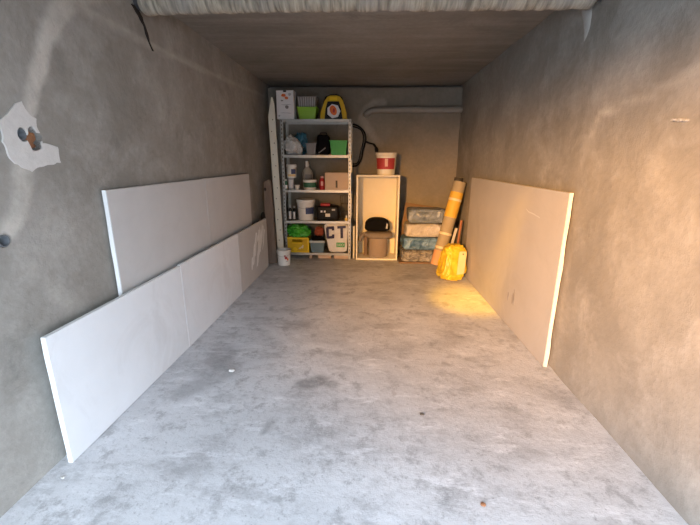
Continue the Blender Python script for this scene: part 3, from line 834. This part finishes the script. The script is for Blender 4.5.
bm = new(); arc_band(bm, 0.067, 0.0675, 0.05, 0.115, -1.45, -0.4); obj_from_bm('label_print', bm, M['navy_lbl'], t, True)
bm = new(); arc_band(bm, 0.067, 0.0672, 0.02, 0.048, -2.2, -0.5); obj_from_bm('label_band', bm, M['tag_c'], t, True)
bottle('small_bottle', 'tiny dark bottle with white label at the rack post', (-1.053 + 0.02, 5.19, z), 0.022, 0.135, M['dgreen'], M['white'], M['paper'], 0.5, (0.1, 0.45))
t = thing('cream_tub', 'tiny white tub in front of the spray bottle', 'tub', (-0.885, 5.2, z))
bm = new(); lathe(bm, [(0, 0), (0.026, 0), (0.031, 0.045), (0, 0.045)], 20); obj_from_bm('body', bm, M['white'], t, True)
bm = new(); lathe(bm, [(0, 0.044), (0.034, 0.044), (0.034, 0.062), (0, 0.062)], 20); obj_from_bm('lid', bm, M['white'], t, True)
t = thing('spray_bottle', 'tall pale spray bottle with trigger head behind the green-labelled tub', 'spray bottle', (-0.775, 5.425, z))
t.scale = (1, 1, 0.93)
bm = new(); lathe(bm, [(0, 0), (0.07, 0), (0.076, 0.008), (0.076, 0.22), (0.06, 0.27), (0.03, 0.305), (0.024, 0.33), (0, 0.33)], 24, sy=0.7); obj_from_bm('body', bm, M['bottle_g'], t, True)
bm = new(); arc_band(bm, 0.0775, 0.0775, 0.10, 0.21, -1.9, -0.5)
for v in bm.verts: v.co.y *= 0.7
obj_from_bm('label_print', bm, M['grey_pl'], t, True)
bm = new(); lathe(bm, [(0, 0.325), (0.027, 0.325), (0.027, 0.36), (0.018, 0.365), (0, 0.365)], 16)
box(bm, -0.018, 0.018, -0.06, 0.03, 0.36, 0.405, 0.006); box(bm, -0.008, 0.008, -0.055, -0.045, 0.315, 0.365, 0.002)
obj_from_bm('trigger_head', bm, M['white'], t)
t = thing('paint_tub', 'low white tub with dark green label on the middle shelf', 'tub', (-0.717, 5.26, z))
bm = new(); lathe(bm, [(0, 0), (0.085, 0), (0.092, 0.11), (0, 0.11)], 28); obj_from_bm('body', bm, M['white'], t, True)
bm = new(); lathe(bm, [(0, 0.108), (0.096, 0.108), (0.096, 0.128), (0.088, 0.132), (0, 0.132)], 28); obj_from_bm('lid', bm, M['white'], t, True)
bm = new(); arc_band(bm, 0.089, 0.0925, 0.03, 0.095, -2.9, -0.2, 18); obj_from_bm('label_print', bm, M['dgreen'], t, True)
bottle('red_bottle', 'red bottle with pink label beside the plain cardboard box', (-0.545, 5.22, z), 0.036, 0.18, M['red'], M['pink'], M['pink'], 0.6, (0.3, 0.62), la=(-2.0, -1.1))
t = thing('cardboard_box', 'plain beige cardboard box with hand slot on the middle shelf', 'box', (-0.345, 5.27, z))
obj_from_bm('body', box(new(), -0.155, 0.155, -0.11, 0.11, 0, 0.228, 0.002), M['card'], t)
bm = new(); box(bm, -0.012, 0.012, -0.112, -0.108, 0.03, 0.125, 0.0008); obj_from_bm('hand_slot', bm, M['dot'], t)
bm = new(); box(bm, -0.154, 0.154, -0.02, 0.02, 0.2275, 0.2292); obj_from_bm('tape', bm, M['tape'], t)

# ---- fourth shelf
z = ST[1] + 0.0005
bottle('cleaner_bottle', 'slim dark bottle with white label by the rack post', (-0.998, 5.23, z), 0.024, 0.2, M['black'], M['grey_lt'], M['paper'], 0.45, (0.08, 0.62), la=(-2.3, -0.9))
bottle('cleaner_bottle', 'slim dark bottle with white label against the white bucket', (-0.944, 5.25, z), 0.024, 0.19, M['black'], M['grey_lt'], M['paper'], 0.45, (0.06, 0.6), la=(-2.3, -0.9))
b = bucket('bucket', 'white lidded bucket with navy label on the lower shelf', (-0.79, 5.30, z), 0.125, 0.27, M['white'], M['white'], M['navy_lbl'], (0.32, 0.66), (-1.45, -0.25), handle=True)
t = thing('tool_case', 'black tool case with red top and white stickers', 'case', (-0.473, 5.28, z))
bm = new(); box(bm, -0.15, 0.15, -0.1, 0.1, 0, 0.2, 0.025, seg=3); obj_from_bm('body', bm, M['black'], t, True)
bm = new(); box(bm, -0.10, 0.03, -0.075, 0.03, 0.195, 0.235, 0.012, seg=2); obj_from_bm('handle', bm, M['red'], t, True)
for (x0, x1, z0, z1, mt) in ((-0.03, 0.035, 0.055, 0.1, 'paper'), (-0.095, -0.07, 0.115, 0.14, 'paper'), (-0.05, -0.025, 0.115, 0.14, 'paper'), (0.06, 0.105, 0.14, 0.165, 'grey_lt')):
    front(t, 'sticker', x0, x1, z0, z1, -0.1, M[mt])
t2 = thing('wire_basket', 'round dark wire basket beside the black tool case', 'basket', (-0.243, 5.36, z))
for zz, r in ((0.004, 0.045), (0.11, 0.054), (0.22, 0.062), (0.33, 0.07)):
    bm = new(); tube(bm, [(r * math.cos(2 * math.pi * k / 24), r * math.sin(2 * math.pi * k / 24), zz) for k in range(25)], 0.0035, 6, False); obj_from_bm('ring', bm, M['wire'], t2, True)
for k in range(12):
    a = 2 * math.pi * k / 12
    bm = new(); tube(bm, [(0.045 * math.cos(a), 0.045 * math.sin(a), 0.004), (0.07 * math.cos(a), 0.07 * math.sin(a), 0.33)], 0.0022, 5); obj_from_bm('wire', bm, M['wire'], t2)
t = thing('glass_bulb', 'small yellowish bulb standing in front of the wire basket', 'bulb', (-0.215, 5.21, z))
bm = new(); lathe(bm, [(0, 0), (0.02, 0), (0.026, 0.014), (0.024, 0.03), (0.012, 0.042), (0, 0.042)], 18); obj_from_bm('globe', bm, M['glassy'], t, True)
bm = new(); lathe(bm, [(0, 0.041), (0.011, 0.041), (0.011, 0.075), (0, 0.078)], 14); obj_from_bm('cap', bm, M['white'], t, True)

# ---- bottom shelf
z = ST[0] + 0.0005
t = thing('crate', 'yellow plastic crate under a green bag on the bottom shelf', 'crate', (-0.903, 5.29, z))
cw, cd, chh = 0.325, 0.25, 0.215
bm = new()
box(bm, -cw / 2, cw / 2, -cd / 2, cd / 2, 0, 0.008)
box(bm, -cw / 2, -cw / 2 + 0.006, -cd / 2, cd / 2, 0, chh); box(bm, cw / 2 - 0.006, cw / 2, -cd / 2, cd / 2, 0, chh)
box(bm, -cw / 2, cw / 2, cd / 2 - 0.006, cd / 2, 0, chh)
box(bm, -cw / 2, cw / 2, -cd / 2, -cd / 2 + 0.004, 0.0, 0.15); box(bm, -cw / 2, -0.07, -cd / 2, -cd / 2 + 0.004, 0.15, chh); box(bm, 0.07, cw / 2, -cd / 2, -cd / 2 + 0.004, 0.15, chh); box(bm, -0.07, 0.07, -cd / 2, -cd / 2 + 0.004, 0.185, chh)
obj_from_bm('body', bm, M['yellow_dk'], t)
bm = new()
for a in ((-cw / 2 - .004, -cw / 2 + .02, 0, chh), (cw / 2 - .02, cw / 2 + .004, 0, chh), (-cw / 2 + .02, cw / 2 - .02, chh - .022, chh), (-cw / 2 + .02, cw / 2 - .02, 0, .018)):
    box(bm, a[0], a[1], -cd / 2 - 0.008, -cd / 2 + 0.001, a[2], a[3], 0.002)
obj_from_bm('frame', bm, M['yellow'], t)
bm = new(); box(bm, -0.075, 0.07, -cd / 2 - 0.006, -cd / 2, 0.128, 0.15, 0.003); obj_from_bm('handle_lip', bm, M['yellow'], t)
for (x0, x1, z0, z1, mt) in ((0.04, 0.085, 0.06, 0.11, 'tape'), (0.01, 0.05, 0.05, 0.07, 'tape')):
    pts = rough_outline([(x0, z0), (x1, z0), (x1, z1), (x1 - 0.015, z1)], 3, 0.008, x0)
    bm = new(); prism(bm, pts, (0, -cd / 2 + 0.001, 0), (1, 0, 0), (0, 0, 1), (0, -0.003, 0)); obj_from_bm('print', bm, M[mt], t)
bm = new(); prism(bm, disc_pts(-0.03, 0.045, 0.034, 0.028, 14), (0, -cd / 2 + 0.001, 0), (1, 0, 0), (0, 0, 1), (0, -0.004, 0)); obj_from_bm('boss', bm, M['yellow'], t)
bm = new(); lump(bm, 0.31, 0.24, 0.20, 23, 0.3, 2.6, 0.85, 0.4)
tag(obj_from_bm('plastic_bag', bm, M['green_bag'], None, True, (-0.905, 5.29, z + chh - 0.03), sharp=60), 'crumpled bright green bag stuffed in the yellow crate', 'bag')

t = thing('storage_box', 'blue-grey tapered box with pale rim on the bottom shelf', 'box', (-0.622, 5.27, z))
t.scale = (0.93, 1, 1)
obj_from_bm('body', taper_bin(new(), 0.215, 0.2, 0.155, 0.84, rim=0.004), M['bluegrey'], t)
bm = new()
box(bm, -0.118, 0.118, -0.112, -0.106, 0.142, 0.172, 0.002); box(bm, -0.118, 0.118, 0.106, 0.112, 0.142, 0.172, 0.002); box(bm, -0.118, -0.112, -0.106, 0.106, 0.142, 0.172, 0.002); box(bm, 0.112, 0.118, -0.106, 0.106, 0.142, 0.172, 0.002)
obj_from_bm('rim', bm, M['bluegrey_lt'], t)
bm = new(); lump(bm, 0.17, 0.165, 0.105, 31, 0.25, 3, 0.8, 0.2)
tag(obj_from_bm('folded_cloth', bm, M['black_cl'], None, True, (-0.622, 5.27, z + 0.12)), 'black cloth heaped in the blue-grey box', 'cloth')
bm = new(); lump(bm, 0.13, 0.12, 0.13, 33, 0.2, 3, 0.75, 0.2)
tag(obj_from_bm('rust_cloth', bm, M['rust'], None, True, (-0.602, 5.26, z + 0.225)), 'rust red cloth bundle on the black cloth in the box', 'cloth')

t = thing('printed_sack', 'white sack printed with large navy letters and green logo', 'sack', (-0.362, 5.245, z))
bm = new()
def sack_shape(p):
    return Vector((p.x * (0.86 + 0.34 * p.z / 0.4) - 0.03 * (1 - p.z / 0.4) * -1, p.y * (1 - 0.35 * p.z / 0.4), p.z))
lump(bm, 0.30, 0.14, 0.405, 41, 0.05, 2.2, 0.28, 0.03, top=sack_shape)
obj_from_bm('body', bm, M['sack_w'], t, True, sharp=80)
def letter(parent, strokes, x, zc, tilt, y=-0.079):
    bm = new()
    for (x0, x1, z0, z1) in strokes:
        prism(bm, [(x0, z0), (x1, z0), (x1, z1), (x0, z1)], (x, y, zc), (math.cos(tilt), 0, math.sin(tilt)), (-math.sin(tilt) * 0.3, 0.05, math.cos(tilt)), (0, -0.006, 0))
    o = obj_from_bm('letter', bm, M['navy'], parent)
    return o
letter(t, [(0, 0.036, 0.012, 0.158), (0.012, 0.108, 0.134, 0.17), (0.012, 0.108, 0.0, 0.036), (0.078, 0.112, 0.112, 0.156), (0.078, 0.112, 0.014, 0.056)], -0.128, 0.20, 0.08)
letter(t, [(0.0, 0.118, 0.137, 0.172), (0.041, 0.077, 0.0, 0.14)], 0.028, 0.208, 0.08)
bm = new(); box(bm, 0.01, 0.125, -0.088, -0.06, 0.085, 0.145, 0.002); g_ = obj_from_bm('logo_panel', bm, M['green_lbl'], t)
text_part('logo_letters', 'DEO', 0.05, M['paper'], g_, (0.067, -0.0885, 0.115), (R(90), 0, 0), 0.001, 0.0)

# ------------------------------------------------------------------ left corner
bucket('bucket', 'small white bucket with red print on the floor by the plank', (-1.02, 4.82, 0.0), 0.092, 0.205, M['white'], None, None, handle=True, k=0.84)
bk = bpy.data.objects['bucket.001']
for (a0, a1, z0, z1, mt) in ((-1.25, -0.85, 0.09, 0.125, 'red_lbl'), (-1.35, -1.1, 0.12, 0.145, 'red_lbl'), (-0.9, -0.65, 0.07, 0.10, 'orange'), (-1.1, -0.7, 0.055, 0.063, 'grey_lt')):
    bm = new(); arc_band(bm, 0.0775 + 0.0148 * z0 / 0.205 + 0.0018, 0.0775 + 0.0148 * z1 / 0.205 + 0.0018, z0, z1, a0, a1, 6); obj_from_bm('print', bm, M[mt], bk, True)

t = thing('white_plank', 'narrow white painted plank with slanted top leaning by the rack', 'plank', (-1.10, 5.02, 0.0), (R(0.5), R(-1.3), R(0)))
bm = new(); prism(bm, [(-0.042, 0), (0.042, 0), (0.042, 2.0), (0.025, 2.09), (0.012, 2.09), (-0.042, 1.87)], (0, 0.012, 0), (1, 0, 0), (0, 0, 1), (0, -0.024, 0))
obj_from_bm('slat', bm, M['paintwood'], t)
for k in range(13):
    bm = new(); prism(bm, disc_pts(0.012 * (-1) ** k, 0.15 + k * 0.14, 0.006, 0.008, 8), (0, -0.011, 0), (1, 0, 0), (0, 0, 1), (0, -0.002, 0)); obj_from_bm('screw_hole', bm, M['dot'], t)
t = thing('brown_plank', 'weathered brown plank upright in the corner beside the white plank', 'plank', (-1.197, 4.88, 0.0), (R(-1), R(-0.8), R(8)))
bm = new(); prism(bm, [(-0.062, 0), (0.062, 0), (0.058, 0.55), (0.05, 1.06), (0.03, 1.10), (-0.045, 1.07), (-0.058, 0.5)], (0, 0.016, 0), (1, 0, 0), (0, 0, 1), (0, -0.032, 0))
obj_from_bm('slat', bm, M['brown'], t)
for (x, zz) in ((-0.03, 0.98),):
    bm = new(); prism(bm, disc_pts(x, zz, 0.016, 0.022, 10), (0, -0.015, 0), (1, 0, 0), (0, 0, 1), (0, -0.003, 0)); obj_from_bm('knot', bm, M['void'], t)
t = thing('rubber_disc', 'black rubber disc wedged between low board and brown plank', 'disc', (-1.255, 4.755, 0.62), (0, R(90), 0))
bm = new(); lathe(bm, [(0, -0.012), (0.075, -0.012), (0.085, -0.006), (0.085, 0.006), (0.075, 0.012), (0.03, 0.012), (0.03, 0.006), (0, 0.006)], 28); obj_from_bm('plate', bm, M['black'], t, True)

# ------------------------------------------------------------------ black cable on the back wall
t = thing('hanging_cable', 'black cable looped on the back wall beside the rack', 'cable', (0, 0, 0))
def smooth_path(p, n=6):
    out = []
    P = [Vector(q) for q in p]
    for i in range(len(P) - 1):
        p0, p1, p2, p3 = P[max(i - 1, 0)], P[i], P[i + 1], P[min(i + 2, len(P) - 1)]
        for k in range(n):
            u = k / n
            out.append(0.5 * ((2 * p1) + (p2 - p0) * u + (2 * p0 - 5 * p1 + 4 * p2 - p3) * u * u + (3 * p1 - p0 - 3 * p2 + p3) * u ** 3))
    out.append(P[-1]); return out
yb = D - 0.025
for off, r in ((0, 0.011), (0.03, 0.008)):
    bm = new(); tube(bm, smooth_path([(-0.22, yb - off, 1.835), (-0.175, yb - off, 1.832 - off), (-0.077, yb - off, 1.806 - off), (0.012 - off, yb - off, 1.726), (0.033 - off, yb - off, 1.62), (0.0 - off, yb - off, 1.485), (-0.029 - off, yb - off, 1.348), (-0.09, yb - off, 1.27 + off), (-0.2, yb - off, 1.26 + off)]), r, 8)
    obj_from_bm('loop', bm, M['black'], t, True)
bm = new(); tube(bm, smooth_path([(0.03, yb, 1.60), (0.09, yb, 1.575), (0.145, yb, 1.56), (0.18, yb, 1.51), (0.19, yb, 1.46)]), [0.012] * 12 + [0.016] * 6 + [0.024] * 7, 8); obj_from_bm('plug_end', bm, M['black'], t, True)

# ------------------------------------------------------------------ cabinet, stool, red bucket
CX0, CX1, CY0, CY1, CH = -0.077, 0.497, 5.12, 5.46, 1.156
t = thing('open_cabinet', 'white open-fronted cabinet carcass standing against the back wall', 'cabinet', (0, 0, 0))
obj_from_bm('side_panel', box(new(), CX0, CX0 + 0.02, CY0, CY1, 0, CH, 0.001), M['white_mel'], t)
obj_from_bm('side_panel', box(new(), CX1 - 0.02, CX1, CY0, CY1, 0, CH, 0.001), M['white_mel'], t)
obj_from_bm('top_panel', box(new(), CX0 + 0.02, CX1 - 0.02, CY0, CY1, CH - 0.02, CH, 0.001), M['white_mel'], t)
obj_from_bm('bottom_panel', box(new(), CX0 + 0.02, CX1 - 0.02, CY0, CY1, 0.0, 0.024, 0.001), M['white_mel'], t)
obj_from_bm('back_panel', box(new(), CX0 + 0.02, CX1 - 0.02, CY1 - 0.006, CY1, 0.024, CH - 0.02), M['cream_back'], t)
# thin white strip standing between the rack and the cabinet
t = obj_from_bm('trim_strip', box(new(), -0.122, -0.098, 5.2, 5.214, 0.0, 0.46, 0.001), M['paintwood']); tag(t, 'short pale strip standing between rack and cabinet', 'strip')

t = thing('upholstered_stool', 'taupe upholstered stool with padded grey seat inside the cabinet', 'stool', (0.233, 5.29, 0.0245))
bm = new(); lathe(bm, [(0, 0), (0.128, 0), (0.135, 0.01), (0.13, 0.27), (0, 0.27)], 28, sy=0.9); obj_from_bm('pedestal', bm, M['felt_l'], t, True)
bm = new(); lump(bm, 0.40, 0.29, 0.105, 51, 0.05, 2, 0.7, 0.03)
for v in bm.verts: v.co.z += 0.255
obj_from_bm('seat', bm, M['felt'], t, True)
bm = new(); tube(bm, smooth_path([(-0.12, -0.07, 0.31), (-0.20, -0.08, 0.325), (-0.24, -0.09, 0.29), (-0.256, -0.095, 0.235)]), 0.026, 10); obj_from_bm('arm_flap', bm, M['felt'], t, True)
bm = new(); box(bm, -0.205, -0.15, 0.02, 0.06, 0, 0.27, 0.003); obj_from_bm('wooden_leg', bm, M['brown'], t)
t = thing('black_cushion', 'black rounded cushion with white tag resting on the stool', 'cushion', (0.215, 5.285, 0.388))
bm = new(); lump(bm, 0.355, 0.25, 0.185, 53, 0.04, 2, 0.45, 0.02, top=lambda p: Vector((p.x * (1.02 - 0.08 * p.z / 0.185), p.y, p.z - 0.04 * (p.x / 0.18) ** 2 * p.z / 0.185)))
obj_from_bm('body', bm, M['black_cl'], t, True)
bm = new(); prism(bm, [(0.115, 0.05), (0.14, 0.05), (0.143, 0.11), (0.125, 0.13)], (0, -0.117, 0), (1, 0, 0), (0, 0, 1), (0, -0.01, 0)); obj_from_bm('care_tag', bm, M['grey_lt'], t)

b = bucket('bucket', 'white lidded bucket with red label on top of the cabinet', (0.317, 5.29, CH + 0.0005), 0.137, 0.275, M['white_mel'], M['white_mel'], M['red_lbl'], (0.27, 0.79), (-2.95, -0.62), handle=False, k=0.86)
bm = new(); arc_band(bm, 0.1365 - 0.0085, 0.1365 - 0.002, 0.11, 0.21, -1.75, -1.45, 4); obj_from_bm('label_text_block', bm, M['pink'], b, True)

# ------------------------------------------------------------------ stacked film bundles
bs_ = obj_from_bm('base_board', box(new(), -0.29, 0.27, -0.17, 0.17, 0, 0.02, 0.002), M['sill'], None, False, (0.80, 5.13, 0)); tag(bs_, 'brown base board under the wrapped film bundles', 'board')
bb = thing('back_board', 'thin brown board slanting behind the wrapped film bundles', 'board', (0.805, 5.36, 0.0), (R(-4), R(8), 0))
obj_from_bm('sheet', box(new(), -0.30, 0.20, -0.007, 0.007, 0.035, 0.74, 0.001), M['sill'], bb)
for (x, z0, h, w, sd, mt, lb) in ((0.80, 0.0215, 0.163, 0.53, 61, 'film_d', 'smoky clear crumpled film bundle at the bottom of the stack'),
                                  (0.815, 0.192, 0.162, 0.51, 62, 'film_b', 'glossy blue film bundle above the smoky one'),
                                  (0.835, 0.362, 0.177, 0.50, 63, 'film_w', 'milky white film bundle between two bluish bundles'),
                                  (0.855, 0.548, 0.185, 0.48, 64, 'film_bg', 'blue-grey film bundle on top of the stack')):
    bm = new(); lump(bm, w, 0.34, h, sd, 0.05, 2.6, 0.27, 0.11, cuts=5)
    o = obj_from_bm('film_bundle', bm, M[mt], None, True, (x, 5.12, z0), sharp=70); 
    tag(o, lb, 'bundle')

# ------------------------------------------------------------------ rolls and sticks in the right corner
def along(a, b):
    a = Vector(a); b = Vector(b); d = b - a
    return a, d.length, d.to_track_quat('Z', 'Y').to_euler()
a, L, e = along((0.985, 4.80, 0.035), (1.235, 4.93, 1.085))
t = thing('wrapped_roll', 'beige roll with yellow sleeve and orange foot leaning in the corner', 'roll', a, e)
rr = 0.078
bm = new(); lathe(bm, [(rr, 0.17), (rr, L), (rr * 0.72, L), (rr * 0.72, L - 0.1), (0, L - 0.1)] , 28); obj_from_bm('body', bm, M['roll'], t, True, sharp=30)
bm = new(); lathe(bm, [(0, 0.0), (rr * 1.03, 0.0), (rr * 1.05, 0.19), (rr * 0.9, 0.195), (0, 0.195)], 28); obj_from_bm('foot', bm, M['roll_o'], t, True, sharp=30)
bm = new(); lathe(bm, [(rr * 0.98, L * 0.58), (rr * 1.04, L * 0.585), (rr * 1.04, L * 0.875), (rr * 0.98, L * 0.88)], 28); obj_from_bm('sleeve', bm, M['roll_y'], t, True, sharp=30)
for z0 in (0.20, 0.37, 0.775):
    bm = new(); lathe(bm, [(rr * 0.99, L * z0), (rr * 1.06, L * z0 + 0.002), (rr * 1.06, L * z0 + 0.03), (rr * 0.99, L * z0 + 0.032)], 28); obj_from_bm('tape_band', bm, M['tape'], t, True, sharp=30)
a, L, e = along((1.145, 5.10, 0.02), (1.262, 5.13, 1.13))
t = thing('dark_roll', 'dark grey sheet roll leaning behind the beige roll', 'roll', a, e)
bm = new(); lathe(bm, [(0, 0), (0.055, 0), (0.055, L), (0.035, L), (0.035, L - 0.08), (0, L - 0.08)], 24); obj_from_bm('body', bm, M['dark_roll'], t, True, sharp=30)
bm = new(); lathe(bm, [(0.054, L * 0.5), (0.058, L * 0.503), (0.058, L * 0.53), (0.054, L * 0.533)], 24); obj_from_bm('tape_band', bm, M['black'], t, True, sharp=30)
a, L, e = along((1.06, 4.66, 0.0), (1.205, 4.80, 0.52))
t = thing('flat_strip', 'pale grey flat strip leaning between beige roll and yellow sack', 'strip', a, e)
obj_from_bm('bar', box(new(), -0.019, 0.019, -0.004, 0.004, 0.012, L, 0.001), M['strip'], t)
a, L, e = along((1.19, 4.72, 0.0), (1.262, 4.80, 0.62))
t = thing('wooden_stick', 'thin reddish wooden stick rising behind the yellow sack', 'stick', a, e)
obj_from_bm('bar', box(new(), -0.012, 0.012, -0.009, 0.009, 0.01, L, 0.001), M['redwood'], t)

t = thing('yellow_sack', 'crumpled yellow plastic sack with cream tag by the beige board', 'sack', (1.058, 4.335, 0.0), (0, 0, R(12)))
def ysack(p):
    k = p.z / 0.44
    return Vector((p.x * (1.10 - 0.32 * k) + 0.06 * k, p.y * (1.05 - 0.45 * k) + 0.03 * k, p.z))
bm = new(); lump(bm, 0.29, 0.29, 0.41, 71, 0.12, 2.4, 0.5, 0.16, cuts=5, top=ysack)
obj_from_bm('body', bm, M['sack_y'], t, True, sharp=70)
bm = new(); prism(bm, [(0.025, 0.08), (0.115, 0.09), (0.14, 0.33), (0.125, 0.345), (0.06, 0.345), (0.05, 0.33)], (0, -0.145, 0), (1, 0, 0), (0, 0.12, 1), (0, 0.008, 0))
tg = obj_from_bm('tag', bm, M['tag_c'], t); tg['label'] = 'cream tag with punched hole'
bm = new(); prism(bm, disc_pts(0.097, 0.315, 0.008, 0.008, 10), (0, -0.147, 0), (1, 0, 0), (0, 0.12, 1), (0, 0.006, 0)); obj_from_bm('punched_hole', bm, M['void'], tg)

# ------------------------------------------------------------------ crumbs on the floor
for k, (x, y, w, mt, lb) in enumerate(((-1.235, 1.29, 0.018, 'plaster', 'white plaster crumb on the floor at the low board end'), (-0.80, 2.18, 0.04, 'plaster', 'white plaster flake on the floor beside the low boards'), (0.56, 1.245, 0.022, 'brick', 'reddish brick chip on the open floor'), (0.39, 1.80, 0.026, 'dot', 'dark pebble on the open floor'))):
    bm = new(); lump(bm, w, w * 0.7, w * 0.45, 80 + k, 0.3, 3, 0.7, 0.2, cuts=2)
    tag(obj_from_bm('crumb', bm, M[mt], None, False, (x, y, 0.001)), lb, 'chip')
